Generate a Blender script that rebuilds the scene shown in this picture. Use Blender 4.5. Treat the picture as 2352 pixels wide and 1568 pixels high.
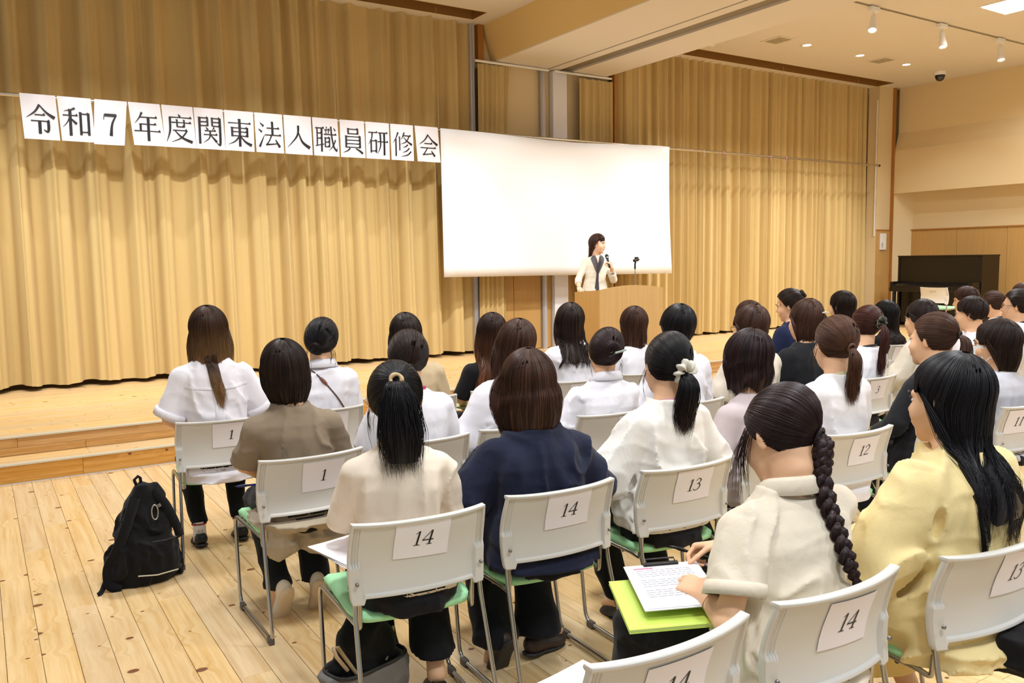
import bpy, bmesh, math, random
import numpy as np
from math import sin, cos, pi, radians as rad
from mathutils import Vector, Matrix
for _o in list(bpy.data.objects): bpy.data.objects.remove(_o)
SC = bpy.context.scene
COL = SC.collection
# ------------------------------------------------------------------ camera
FPX = 1913.708; CAMZ = 1.62
RC = np.array([[0.841, -0.541, -0.014], [-0.064, -0.074, -0.995], [0.537, 0.838, -0.096]])
_a = np.array([4170 - 1176., 556 - 784., FPX]); _b = np.array([-60 - 1176., 616 - 784., FPX])
_X = _a / np.linalg.norm(_a); _Y = _b / np.linalg.norm(_b); _Y -= _X * (_X @ _Y); _Y /= np.linalg.norm(_Y)
RC = np.stack([_X, _Y, np.cross(_X, _Y)], 1)
CAMP = np.array([0, 0, CAMZ])
def ray(u, v): return RC.T @ np.array([u - 1176., v - 784., FPX])
def on_z(u, v, z): d = ray(u, v); return CAMP + d * (z - CAMZ) / d[2]
def on_y(u, v, y): d = ray(u, v); return CAMP + d * y / d[1]
cam = bpy.data.cameras.new('camera'); camo = bpy.data.objects.new('camera', cam); COL.objects.link(camo)
cam.sensor_width = 36; cam.lens = FPX / 2352 * 36; cam.clip_end = 100; cam.clip_start = .05
M4 = Matrix.Identity(4)
for i in range(3):
    M4[i][0] = RC[0, i]; M4[i][1] = -RC[1, i]; M4[i][2] = -RC[2, i]; M4[i][3] = CAMP[i]
camo.matrix_world = M4
SC.camera = camo
# ------------------------------------------------------------------ light
SC.view_settings.view_transform = 'Standard'; SC.view_settings.look = 'None'
SC.view_settings.gamma = 1; SC.view_settings.use_curve_mapping = False
SC.view_settings.exposure = 0.14
W = bpy.data.worlds.new('world'); SC.world = W; W.use_nodes = True
W.node_tree.nodes['Background'].inputs[0].default_value = (.93, .965, 1.0, 1)
W.node_tree.nodes['Background'].inputs[1].default_value = 0.40
def area(name, loc, size, power, col=(.93, .965, 1.0), size_y=None, rot=(0, 0, 0), spread=None):
    l = bpy.data.lights.new(name, 'AREA'); l.energy = power; l.color = col
    if size_y: l.shape = 'RECTANGLE'; l.size = size; l.size_y = size_y
    else: l.shape = 'SQUARE'; l.size = size
    if spread: l.spread = spread
    o = bpy.data.objects.new(name, l); o.location = loc; o.rotation_euler = rot; COL.objects.link(o); return o
def spot(name, loc, target, power, angle=60, blend=.6, radius=.04, col=(.97, .975, 1.0)):
    l = bpy.data.lights.new(name, 'SPOT'); l.energy = power; l.spot_size = rad(angle); l.spot_blend = blend
    l.shadow_soft_size = radius; l.color = col
    o = bpy.data.objects.new(name, l); o.location = loc; COL.objects.link(o)
    o.rotation_euler = (Vector(target) - Vector(loc)).to_track_quat('-Z', 'Y').to_euler(); return o
CEIL = 4.87
PANELS = [(x, y) for y in (5.88, 2.6, -.7) for x in (1.2, 4.2, 9.0, 11.7, 14.2)]
for (x, y) in PANELS: area('panel_light', (x, y, CEIL - .03), .58, 66, spread=rad(150))
for x in (-.6, 1.2, 3.0, 4.8, 9.72, 11.05, 12.38, 13.67): area('downlight_light', (x, 8.66, CEIL - .02), .1, 15, spread=rad(105))
for x, tx in ((-.4, -.2), (1.2, 1.4), (2.8, 3.0), (4.3, 4.6), (5.4, 6.6), (8.9, 7.6), (10.1, 9.2), (11.7, 11.4), (13.3, 13.2)):
    spot('track_light', (x, 6.93, CEIL - .28), (tx, 10.1, 1.15), 270, 58, .8, .05)
# ------------------------------------------------------------------ helpers
def tag(o, label=None, cat=None, group=None, kind=None):
    if label: o['label'] = label
    if cat: o['category'] = cat
    if group: o['group'] = group
    if kind: o['kind'] = kind
    return o
def empty(name, loc=(0, 0, 0), rz=0):
    o = bpy.data.objects.new(name, None); o.location = loc; o.rotation_euler = (0, 0, rz)
    o.empty_display_size = .1; COL.objects.link(o); return o
def link_mesh(name, me, mat, parent=None, smooth=True):
    if mat is not None and not len(me.materials): me.materials.append(mat)
    o = bpy.data.objects.new(name, me); COL.objects.link(o)
    if parent is not None: o.parent = parent
    return o
def np_mesh(name, V, F, smooth=True, attrs=None):
    """V (n,3); F list of index arrays (quads and/or tris)"""
    me = bpy.data.meshes.new(name)
    if isinstance(F, np.ndarray): F = [F]
    F = [f for f in F if len(f)]
    V = np.asarray(V, np.float32)
    nl = sum(f.size for f in F); nf = sum(len(f) for f in F)
    me.vertices.add(len(V)); me.loops.add(nl); me.polygons.add(nf)
    me.vertices.foreach_set('co', V.ravel())
    me.loops.foreach_set('vertex_index', np.concatenate([f.ravel() for f in F]).astype(np.int32))
    sz = np.concatenate([np.full(len(f), f.shape[1]) for f in F])
    me.polygons.foreach_set('loop_start', np.concatenate([[0], np.cumsum(sz)[:-1]]).astype(np.int32))
    me.polygons.foreach_set('use_smooth', np.full(nf, smooth))
    me.update(calc_edges=True); me.validate()
    if attrs:
        for k, a in attrs.items():
            at = me.attributes.new(k, 'FLOAT', 'POINT'); at.data.foreach_set('value', np.asarray(a, np.float32))
    return me
def mk(name, V, F, mat, parent=None, smooth=True, attrs=None):
    return link_mesh(name, np_mesh(name, V, F, smooth, attrs), mat, parent)
class MB:
    """collects boxes, tubes, lathes into ONE mesh"""
    def __init__(s): s.v = []; s.f = []; s.sm = []
    def add(s, V, F, sm=False):
        n = len(s.v); s.v += [tuple(map(float, p)) for p in V]
        for f in F: s.f.append(tuple(int(i) + n for i in f)); s.sm.append(sm)
        return s
    def box(s, x0, x1, y0, y1, z0, z1, ch=0):
        if ch <= 0:
            V = [(x, y, z) for z in (z0, z1) for y in (y0, y1) for x in (x0, x1)]
            return s.add(V, [(0, 2, 3, 1), (4, 5, 7, 6), (0, 1, 5, 4), (2, 6, 7, 3), (0, 4, 6, 2), (1, 3, 7, 5)])
        bm = bmesh.new(); bmesh.ops.create_cube(bm, size=1)
        for v in bm.verts: v.co = Vector(((x0 + x1) / 2 + v.co.x * (x1 - x0), (y0 + y1) / 2 + v.co.y * (y1 - y0), (z0 + z1) / 2 + v.co.z * (z1 - z0)))
        bmesh.ops.bevel(bm, geom=bm.edges[:], offset=ch, segments=2, affect='EDGES', profile=.6)
        bm.verts.index_update(); s.add([v.co for v in bm.verts], [[v.index for v in f.verts] for f in bm.faces]); bm.free(); return s
    def tube(s, pts, r, n=8, caps=True):
        P = np.array(pts, float); m = len(P); rr = np.full(m, r) if np.isscalar(r) else np.array(r)
        T = np.gradient(P, axis=0); T /= np.linalg.norm(T, axis=1)[:, None] + 1e-9
        ref = np.array([0, 0, 1.]) if abs(T[0][2]) < .9 else np.array([1., 0, 0])
        V = []
        u = np.cross(T[0], ref); u /= np.linalg.norm(u)
        for i in range(m):
            u = u - T[i] * (u @ T[i]); u /= np.linalg.norm(u); w = np.cross(T[i], u)
            for k in range(n):
                a = 2 * pi * k / n; V.append(P[i] + rr[i] * (cos(a) * u + sin(a) * w))
        F = [(i * n + k, i * n + (k + 1) % n, (i + 1) * n + (k + 1) % n, (i + 1) * n + k) for i in range(m - 1) for k in range(n)]
        s.add(V, F, True)
        if caps: s.add(V[:n], [tuple(range(n))[::-1]]); s.add(V[-n:], [tuple(range(n))])
        return s
    def lathe(s, prof, c=(0, 0, 0), n=20, axis='z'):
        V = []
        for (r, z) in prof:
            for k in range(n):
                a = 2 * pi * k / n; p = (r * cos(a), r * sin(a), z)
                if axis == 'y': p = (p[0], p[2], p[1])
                if axis == 'x': p = (p[2], p[0], p[1])
                V.append((p[0] + c[0], p[1] + c[1], p[2] + c[2]))
        m = len(prof)
        return s.add(V, [(i * n + k, i * n + (k + 1) % n, (i + 1) * n + (k + 1) % n, (i + 1) * n + k) for i in range(m - 1) for k in range(n)], True)
    def prism(s, poly, y0, y1, plane='xz'):
        n = len(poly)
        def q(p, d): return (p[0], d, p[1]) if plane == 'xz' else ((d, p[0], p[1]) if plane == 'yz' else (p[0], p[1], d))
        V = [q(p, y0) for p in poly] + [q(p, y1) for p in poly]
        return s.add(V, [tuple(range(n)), tuple(range(2 * n - 1, n - 1, -1))] + [(i, i + n, (i + 1) % n + n, (i + 1) % n) for i in range(n)])
    def build(s, name, mat, parent=None, xf=None):
        me = bpy.data.meshes.new(name); V = s.v if xf is None else [tuple(xf @ Vector(p)) for p in s.v]
        me.from_pydata(V, [], s.f); me.polygons.foreach_set('use_smooth', s.sm)
        bm = bmesh.new(); bm.from_mesh(me); bmesh.ops.recalc_face_normals(bm, faces=bm.faces); bm.to_mesh(me); bm.free()
        return link_mesh(name, me, mat, parent)
def arc(c, r, a0, a1, n, ax=(0, 1)):
    out = []
    for i in range(n + 1):
        a = rad(a0 + (a1 - a0) * i / n); p = list(c); p[ax[0]] += r * cos(a); p[ax[1]] += r * sin(a); out.append(tuple(p))
    return out
def fillet(pts, r, n=5):
    P = [np.array(p, float) for p in pts]; out = [P[0]]
    for i in range(1, len(P) - 1):
        a = P[i - 1] - P[i]; b = P[i + 1] - P[i]; la = np.linalg.norm(a); lb = np.linalg.norm(b)
        rr = min(r, la * .45, lb * .45); p0 = P[i] + a / la * rr; p1 = P[i] + b / lb * rr
        for k in range(n + 1):
            t = k / n; out.append((1 - t) ** 2 * p0 + 2 * t * (1 - t) * P[i] + t * t * p1)
    out.append(P[-1]); return out
# ------------------------------------------------------------------ materials
def lin(h):
    h = h.lstrip('#'); c = [int(h[i:i + 2], 16) / 255 for i in (0, 2, 4)]
    return tuple((x / 12.92 if x <= .04045 else ((x + .055) / 1.055) ** 2.4) for x in c) + (1,)
MC = {}
def mat(name, col, rough=.6, metal=0, spec=.5, bump=None, noise=None, sheen=0, coat=0, trans=0, emit=None, alpha=1):
    if name in MC: return MC[name]
    m = bpy.data.materials.new(name); m.use_nodes = True; nt = m.node_tree; b = nt.nodes['Principled BSDF']
    c = lin(col) if isinstance(col, str) else col
    b.inputs['Base Color'].default_value = c; b.inputs['Roughness'].default_value = rough; b.inputs['Metallic'].default_value = metal
    b.inputs['Specular IOR Level'].default_value = spec; b.inputs['Sheen Weight'].default_value = sheen
    b.inputs['Coat Weight'].default_value = coat; b.inputs['Transmission Weight'].default_value = trans
    b.inputs['Alpha'].default_value = alpha
    if emit: b.inputs['Emission Color'].default_value = lin(emit[0]); b.inputs['Emission Strength'].default_value = emit[1]
    tc = None
    if bump or noise:
        tc = nt.nodes.new('ShaderNodeTexCoord')
    if noise:   # (scale xyz, amount)
        mp = nt.nodes.new('ShaderNodeMapping'); mp.inputs['Scale'].default_value = noise[0]
        nz = nt.nodes.new('ShaderNodeTexNoise'); nz.inputs['Scale'].default_value = 1; nz.inputs['Detail'].default_value = 4
        mx = nt.nodes.new('ShaderNodeMix'); mx.data_type = 'RGBA'; mx.blend_type = 'MULTIPLY'
        rp = nt.nodes.new('ShaderNodeValToRGB'); v0 = 1 - noise[1]
        rp.color_ramp.elements[0].position = .3; rp.color_ramp.elements[0].color = (v0, v0, v0, 1); rp.color_ramp.elements[1].position = .7
        nt.links.new(tc.outputs['Object'], mp.inputs[0]); nt.links.new(mp.outputs[0], nz.inputs['Vector']); nt.links.new(nz.outputs[0], rp.inputs[0])
        mx.inputs[0].default_value = 1; mx.inputs[6].default_value = c; nt.links.new(rp.outputs[0], mx.inputs[7]); nt.links.new(mx.outputs[2], b.inputs['Base Color'])
    if bump:    # (scale, strength, distance)
        nz = nt.nodes.new('ShaderNodeTexNoise'); nz.inputs['Scale'].default_value = bump[0]; nz.inputs['Detail'].default_value = 3
        bp = nt.nodes.new('ShaderNodeBump'); bp.inputs['Strength'].default_value = bump[1]; bp.inputs['Distance'].default_value = bump[2]
        nt.links.new(tc.outputs['Object'], nz.inputs['Vector']); nt.links.new(nz.outputs[0], bp.inputs['Height']); nt.links.new(bp.outputs[0], b.inputs['Normal'])
    MC[name] = m; return m
def N(nt, t, **k):
    n = nt.nodes.new(t)
    for a, v in k.items(): setattr(n, a, v)
    return n
def mathn(nt, op, a, b=None):
    n = N(nt, 'ShaderNodeMath', operation=op)
    for i, x in enumerate((a, b)):
        if x is None: continue
        if isinstance(x, (int, float)): n.inputs[i].default_value = x
        else: nt.links.new(x, n.inputs[i])
    return n.outputs[0]
def pine(name, axis, light, dark, knot_scale=4.8, knot_amt=.7, rough=.38, spec=.45, pl=(0, 1)):
    """pine boards; axis = index of the grain axis; attribute pid tells the boards apart"""
    m = bpy.data.materials.new(name); m.use_nodes = True; nt = m.node_tree; L = nt.links.new; b = nt.nodes['Principled BSDF']
    tc = N(nt, 'ShaderNodeTexCoord'); at = N(nt, 'ShaderNodeAttribute', attribute_name='pid')
    sep = N(nt, 'ShaderNodeSeparateXYZ'); L(tc.outputs['Object'], sep.inputs[0])
    cmb = N(nt, 'ShaderNodeCombineXYZ'); off = mathn(nt, 'MULTIPLY', at.outputs['Fac'], 7.31)
    for i in range(3): L(mathn(nt, 'ADD', sep.outputs[i], off), cmb.inputs[i])
    mp = N(nt, 'ShaderNodeMapping'); s = [38., 38., 38.]; s[axis] = 1.5; mp.inputs['Scale'].default_value = s; L(cmb.outputs[0], mp.inputs[0])
    # knots
    vs = [1.15 * knot_scale] * 3; vs[0] = knot_scale * .85
    mk_ = N(nt, 'ShaderNodeMapping'); mk_.inputs['Scale'].default_value = vs; c2 = N(nt, 'ShaderNodeCombineXYZ')
    for i in (0, 1): L(mathn(nt, 'ADD', sep.outputs[pl[i]], off), c2.inputs[i])
    L(c2.outputs[0], mk_.inputs[0])
    vo = N(nt, 'ShaderNodeTexVoronoi', voronoi_dimensions='2D'); vo.inputs['Scale'].default_value = 1; L(mk_.outputs[0], vo.inputs['Vector'])
    sc = N(nt, 'ShaderNodeSeparateColor'); L(vo.outputs['Color'], sc.inputs[0])
    thr = mathn(nt, 'MULTIPLY', mathn(nt, 'GREATER_THAN', sc.outputs[0], 1 - knot_amt), mathn(nt, 'ADD', mathn(nt, 'MULTIPLY', mathn(nt, 'POWER', sc.outputs[1], 2.5), .075), .022))
    d = vo.outputs['Distance']
    # distorted grain near knots
    g = N(nt, 'ShaderNodeTexNoise'); g.inputs['Scale'].default_value = 1; g.inputs['Detail'].default_value = 5; g.inputs['Roughness'].default_value = .62
    va = N(nt, 'ShaderNodeVectorMath', operation='ADD'); L(mp.outputs[0], va.inputs[0])
    k0 = N(nt, 'ShaderNodeCombineXYZ'); L(mathn(nt, 'MULTIPLY', mathn(nt, 'MAXIMUM', mathn(nt, 'SUBTRACT', .3, d), 0), 4), k0.inputs[0]); L(k0.outputs[0], va.inputs[1])
    L(va.outputs[0], g.inputs['Vector'])
    rp = N(nt, 'ShaderNodeValToRGB'); rp.color_ramp.elements[0].position = .32; rp.color_ramp.elements[1].position = .62
    rp.color_ramp.elements[0].color = lin(dark); rp.color_ramp.elements[1].color = lin(light); L(g.outputs[0], rp.inputs[0])
    wn = N(nt, 'ShaderNodeTexWhiteNoise', noise_dimensions='1D'); L(at.outputs['Fac'], wn.inputs['W'])
    hsv = N(nt, 'ShaderNodeHueSaturation'); L(rp.outputs[0], hsv.inputs['Color'])
    L(mathn(nt, 'ADD', mathn(nt, 'MULTIPLY', wn.outputs['Value'], .14), .92), hsv.inputs['Value'])
    L(mathn(nt, 'ADD', mathn(nt, 'MULTIPLY', wn.outputs['Value'], .2), .9), hsv.inputs['Saturation'])
    kf = N(nt, 'ShaderNodeMapRange', interpolation_type='SMOOTHSTEP'); L(mathn(nt, 'SUBTRACT', d, thr), kf.inputs[0]); kf.inputs[1].default_value = -.006; kf.inputs[2].default_value = .014
    kf.inputs[3].default_value = 1; kf.inputs[4].default_value = 0
    kk = mathn(nt, 'MULTIPLY', kf.outputs[0], mathn(nt, 'GREATER_THAN', thr, .001))
    mx = N(nt, 'ShaderNodeMix', data_type='RGBA'); L(kk, mx.inputs[0]); L(hsv.outputs[0], mx.inputs[6]); mx.inputs[7].default_value = lin('7a4a2c')
    L(mx.outputs[2], b.inputs['Base Color']); b.inputs['Roughness'].default_value = rough; b.inputs['Specular IOR Level'].default_value = spec
    MC[name] = m; return m
def hairmat(name, c0, c1, tip=None):
    if name in MC: return MC[name]
    m = bpy.data.materials.new(name); m.use_nodes = True; nt = m.node_tree; L = nt.links.new; b = nt.nodes['Principled BSDF']
    at = N(nt, 'ShaderNodeAttribute', attribute_name='su'); tt = N(nt, 'ShaderNodeAttribute', attribute_name='st')
    cb = N(nt, 'ShaderNodeCombineXYZ'); L(mathn(nt, 'MULTIPLY', at.outputs['Fac'], 60), cb.inputs[0]); L(mathn(nt, 'MULTIPLY', tt.outputs['Fac'], 1.6), cb.inputs[1])
    nz = N(nt, 'ShaderNodeTexNoise'); nz.inputs['Scale'].default_value = 1; nz.inputs['Detail'].default_value = 3; L(cb.outputs[0], nz.inputs['Vector'])
    rp = N(nt, 'ShaderNodeValToRGB'); rp.color_ramp.elements[0].position = .35; rp.color_ramp.elements[1].position = .7
    rp.color_ramp.elements[0].color = lin(c0); rp.color_ramp.elements[1].color = lin(c1); L(nz.outputs[0], rp.inputs[0])
    out = rp.outputs[0]
    if tip:
        mx = N(nt, 'ShaderNodeMix', data_type='RGBA'); mr = N(nt, 'ShaderNodeMapRange'); L(tt.outputs['Fac'], mr.inputs[0]); mr.inputs[1].default_value = .35; mr.inputs[2].default_value = 1.1
        mr.inputs[4].default_value = .9
        L(mr.outputs[0], mx.inputs[0]); L(out, mx.inputs[6]); mx.inputs[7].default_value = lin(tip); out = mx.outputs[2]
    L(out, b.inputs['Base Color']); b.inputs['Roughness'].default_value = .42; b.inputs['Specular IOR Level'].default_value = .3
    bp = N(nt, 'ShaderNodeBump'); bp.inputs['Strength'].default_value = .5; bp.inputs['Distance'].default_value = .003; L(nz.outputs[0], bp.inputs['Height']); L(bp.outputs[0], b.inputs['Normal'])
    MC[name] = m; return m
def cloth(name, col, rough=.85, wr=.36, **k):
    if 'cloth_' + name in MC: return MC['cloth_' + name]
    m = mat('cloth_' + name, col, rough, spec=.25, bump=(190, .25, .002), sheen=.08, **k); nt = m.node_tree; L = nt.links.new
    b = nt.nodes['Principled BSDF']; bp0 = [n for n in nt.nodes if n.type == 'BUMP'][0]; tc = [n for n in nt.nodes if n.type == 'TEX_COORD'][0]
    mp = nt.nodes.new('ShaderNodeMapping'); mp.inputs['Scale'].default_value = (12, 12, 7); mp.inputs['Rotation'].default_value = (.3, .5, .2); nz = nt.nodes.new('ShaderNodeTexNoise'); nz.inputs['Scale'].default_value = 1; nz.inputs['Detail'].default_value = 2.5; nz.inputs['Distortion'].default_value = .5
    bp = nt.nodes.new('ShaderNodeBump'); bp.inputs['Strength'].default_value = wr; bp.inputs['Distance'].default_value = .022
    L(tc.outputs['Object'], mp.inputs[0]); L(mp.outputs[0], nz.inputs['Vector']); L(nz.outputs[0], bp.inputs['Height']); L(bp.outputs[0], bp0.inputs['Normal']); return m
def wood(name, col, axis=2, amt=.12, rough=.45):
    s = [55., 55., 55.]; s[axis] = 1.5; return mat(name, col, rough, noise=(s, amt), spec=.4)
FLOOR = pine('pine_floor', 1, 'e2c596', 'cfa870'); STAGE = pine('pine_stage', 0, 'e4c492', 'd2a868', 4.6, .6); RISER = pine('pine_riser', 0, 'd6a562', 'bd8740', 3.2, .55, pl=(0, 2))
WALL = mat('wall_paint', 'dcc79c', .8, bump=(60, .1, .001)); CEILM = mat('ceiling_paint', 'd6cdbf', .9)
BEAMS = mat('beam_side_paint', 'd9bb7c', .85)
PANEL = wood('oak_panel', 'c39a5c'); TRIM = wood('oak_trim', 'a9702f'); SLOTM = mat('slot_wood', '8f6427', .7); LECT = wood('lectern_wood', 'c9a56c')
CURT = mat('curtain_fabric', 'cfb47a', .8, spec=.2, sheen=.15, bump=(250, .15, .002), noise=((3, 3, .6), .07))
METAL = mat('brushed_metal', 'b9b7b2', .28, metal=1); DMETAL = mat('dull_metal', '8e8d8a', .4, metal=1); WMETAL = mat('white_metal', 'cfcdd0', .35, spec=.5)
SCREEN = mat('screen_cloth', 'f4f2f0', .9); PAPER = mat('paper', 'f0ebee', .6, spec=.3); INK = mat('ink', '0d0e12', .5); BLACK = mat('black_plastic', '0d0d0e', .45)
DARK = mat('dark_void', '1c120b', .9); WHITE = mat('white_plastic', 'e8e6e2', .45); NOSE = mat('nosing', 'd9d5c2', .4, metal=.3)
SHELL = mat('chair_shell', 'd6d3cb', .42, spec=.4, bump=(900, .05, .0005)); SEATG = mat('seat_green', 'b2f0b9', .7, spec=.3, bump=(500, .2, .001)); GLIDE = mat('glide', '5b5550', .6)
SKIN = mat('skin', 'e3b48e', .5, spec=.35, bump=(120, .06, .001)); SKIN2 = mat('skin_pale', 'ecc3a4', .5, spec=.35); LIP = mat('lips', 'b8605a', .4); EYEW = mat('eye_white', 'efe9e4', .25); EYED = mat('eye_dark', '1a1210', .2)
PIANO = mat('piano_black', '0a0706', .3, spec=.35, coat=.1); KEYW = mat('keys', 'e9e4d8', .3); SILVER = mat('silver_zip', 'cfcfcf', .3, metal=1)
BLKFAB = cloth('black', '0b0b0d'); LAMP = mat('lamp_on', 'ffffff', .5, emit=('fff6e6', 9)); LAMPD = mat('lamp_dim', 'ffffff', .5, emit=('fff3df', 3.)); VENT = mat('vent_grey', 'a79c82', .6)
# ------------------------------------------------------------------ room
def plank_mesh(x0, x1, y0, y1, z1, pid, ax='y', t=.018, ch=.0012):
    V = [(x0, y0, z1 - t), (x1, y0, z1 - t), (x1, y1, z1 - t), (x0, y1, z1 - t), (x0, y0, z1 - ch), (x1, y0, z1 - ch), (x1, y1, z1 - ch), (x0, y1, z1 - ch),
         (x0 + ch, y0 + ch, z1), (x1 - ch, y0 + ch, z1), (x1 - ch, y1 - ch, z1), (x0 + ch, y1 - ch, z1)]
    F = [(0, 1, 5, 4), (1, 2, 6, 5), (2, 3, 7, 6), (3, 0, 4, 7), (4, 5, 9, 8), (5, 6, 10, 9), (6, 7, 11, 10), (7, 4, 8, 11), (8, 9, 10, 11)]
    return V, F, [pid] * 12
def put_planks(parent, rects, z, matl, limit, name='plank', key=None):
    rects = sorted(rects, key=key) if key else rects
    for (x0, x1, y0, y1, pid) in rects[:limit]:
        V, F, A = plank_mesh(x0, x1, y0, y1, z, pid); mk(name, V, np.array(F), matl, parent, False, {'pid': A})
    if len(rects) > limit:
        VV, FF, AA = [], [], []
        for (x0, x1, y0, y1, pid) in rects[limit:]:
            V, F, A = plank_mesh(x0, x1, y0, y1, z, pid); n = len(VV); VV += V; FF += [[i + n for i in f] for f in F]; AA += A
        tag(mk(name, VV, np.array(FF), matl, parent, False, {'pid': AA}), kind='stuff')
SY0, SY1, SZ1, SZ2, CY, XR = 7.206, 7.543, .15, .30, 10.246, 15.37
fl = MB().box(-2.6, XR + .4, -2.5, SY0, -.08, -.018).build('floor', DARK); tag(fl, kind='structure')
rng = random.Random(5); rects = []; pw = .128
x = -1.4; c = 0
while x < XR:
    y = -1.5 + rng.random() * 1.6; y0 = -1.5
    while y0 < SY0 - .02:
        y1 = min(y, SY0 - .01)
        if y1 - y0 > .05 and y1 > .1: rects.append((x + .0009, x + pw - .0009, y0 + .0008, y1 - .0008, rng.random() * 40))
        y0 = y1; y += 1.3 + rng.random() * .9
        if y0 >= SY0 - .02: break
    x += pw; c += 1
put_planks(fl, rects, 0, FLOOR, 295, key=lambda r: (max(r[0], 0) ** 2 + ((r[2] + r[3]) / 2) ** 2) + (200 if r[3] < .9 else 0))
# stage: a low step and the deck
st = MB().box(-2.6, XR + .4, SY0 + .02, SY1 + .02, -.05, SZ1 - .02).box(-2.6, XR + .4, SY1 + .02, CY + .8, -.05, SZ2 - .02).build('stage', DARK); tag(st, kind='structure')
rects = []; rng = random.Random(9)
for r0, r1, zz in ((SY0 + .012, SY1 - .002, SZ1), (SY1 + .012, CY + .7, SZ2)):
    y = r0; n = max(1, round((r1 - r0) / .13)); w = (r1 - r0) / n
    for i in range(n):
        x0 = -2.6; x1 = x0 + rng.random() * 2
        while x0 < XR + .3:
            rects.append((zz, (x0 + .0008, min(x1, XR + .35), y + .0008, y + w - .0008, rng.random() * 40))); x0 = x1; x1 += 1.5 + rng.random()
        y += w
put_planks(st, [r for z, r in rects if z == SZ1], SZ1, STAGE, 30, 'tread_board')
put_planks(st, [r for z, r in rects if z == SZ2], SZ2, STAGE, 200, key=lambda r: r[2] * 3 + max(r[0], 0) * .5 + (50 if r[1] < -.6 else 0), name='stage_board')
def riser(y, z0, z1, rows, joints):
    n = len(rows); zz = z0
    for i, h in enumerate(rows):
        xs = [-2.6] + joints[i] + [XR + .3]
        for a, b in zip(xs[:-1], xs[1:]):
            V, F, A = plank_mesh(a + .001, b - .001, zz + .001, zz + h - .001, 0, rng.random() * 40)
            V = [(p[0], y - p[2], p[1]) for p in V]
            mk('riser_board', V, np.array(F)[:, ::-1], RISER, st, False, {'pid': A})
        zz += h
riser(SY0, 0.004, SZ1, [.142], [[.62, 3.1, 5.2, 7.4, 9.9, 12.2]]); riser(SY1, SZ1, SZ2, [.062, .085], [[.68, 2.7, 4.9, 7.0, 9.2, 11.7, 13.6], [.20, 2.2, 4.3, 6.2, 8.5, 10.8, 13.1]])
for (y, z) in ((SY0, SZ1), (SY1, SZ2)):
    MB().box(-2.6, XR + .3, y - .012, y + .03, z - .012, z + .004, .003).build('nosing_strip', NOSE, st)
MB().box(-2.6, XR + .3, SY0 - .012, SY0 - .003, 0, .006).build('base_strip', WMETAL, st)
# back wall (behind the curtains) in pieces
wb = MB().box(-2.6, 16.2, CY + .35, CY + .5, 0, 5.2).build('wall_back', mat('wall_dark', '8a6a3d', .9)); tag(wb, kind='structure')
wm = MB().box(6.12, 8.45, CY + .04, CY + .34, SZ2, 4.45).build('wall_stage_centre', WALL); tag(wm, kind='structure')
# oak wainscot panels of the centre piece
for (a, b) in ((6.13, 6.62), (6.63, 7.11), (7.2, 7.3), (7.57, 7.98), (7.99, 8.44)):
    MB().box(a, b, CY + .015, CY + .04, SZ2 + .01, 2.1, .002).build('oak_panel', PANEL, wm)
MB().box(6.05, 6.14, CY - .06, CY + .1, 4.36, CEIL).build('oak_post', TRIM, wm); MB().box(5.98, 6.3, CY + .03, CY + .3, 4.3, CEIL).build('wall_strip', WALL, wm)
t = tag(MB().box(7.12, 7.19, CY - .03, CY + .02, SZ2, 4.38, .004).box(7.14, 7.17, CY - .036, CY - .02, SZ2, 4.38).build('trim_1', mat('post_metal', 'bdbcc0', .35, metal=.4)), kind='structure')
pm = mat('pillar_metal', 'e6e5ec', .25, metal=.1)
t = tag(MB().box(7.31, 7.565, CY - .06, CY + .03, SZ2, 4.38, .006).build('trim_2', pm), kind='structure')
t = tag(MB().box(5.93, 6.0, CY - .04, CY + .02, SZ2, CEIL, .004).box(5.96, 5.975, CY - .06, CY, SZ2, CEIL).build('trim_3', mat('post_metal', 'bdbcc0', .35, metal=.4)), kind='structure')
tag(MB().box(8.43, 8.47, CY - .12, CY - .02, SZ2, CEIL).build('trim_4', TRIM), kind='structure')
# ceiling with slots
cb = MB()
def slab(x0, x1, y0, y1): cb.box(x0, x1, y0, y1, CEIL, CEIL + .35)
slab(-2.6, 6.4, 0.2, 9.67); slab(8.2, 16.2, .2, 9.67)
slab(-2.6, 6.4, 10.03, 10.6); slab(8.2, 16.2, 10.03, 10.6); slab(5.885, 6.4, 9.67, 10.03); slab(14.9, 16.2, 9.67, 10.03); slab(8.2, 9.3, 9.67, 10.03); slab(6.4, 8.2, .2, 10.6)
ceil = tag(cb.build('ceiling', CEILM), kind='structure')
for (a, b) in ((-2.6, 5.885), (9.3, 14.9)):
    MB().box(a, b, 9.67, 9.678, CEIL - .004, CEIL + .34).box(a, b, 10.022, 10.03, CEIL - .004, CEIL + .34).box(a, b, 9.67, 10.03, CEIL + .3, CEIL + .34).box(b - .008, b, 9.67, 10.03, CEIL - .002, CEIL + .34).build('slot_lining', SLOTM, ceil)
# beam
BZ = 4.388
bm_ = MB().prism([(6.15, CEIL + .01), (6.31, BZ), (7.20, BZ), (7.20, BZ + .12), (7.235, BZ + .12), (7.235, BZ), (7.40, BZ), (7.40, BZ + .1), (7.64, BZ + .1), (7.64, BZ), (8.30, BZ), (8.36, CEIL + .01)], .2, CY + .2)
beam = tag(bm_.build('ceiling_beam', CEILM), kind='structure')
MB().prism([(6.142, CEIL), (6.302, BZ + .012), (6.306, BZ + .012), (6.15, CEIL)], .2, CY + .1).build('beam_side', BEAMS, beam)
MB().box(7.205, 7.23, .2, CY, BZ + .02, BZ + .1).build('partition_track', DMETAL, beam)
MB().box(7.41, 7.63, .2, CY, BZ + .03, BZ + .06).build('partition_track', mat('track_brown', '7f735e', .7), beam)
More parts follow.
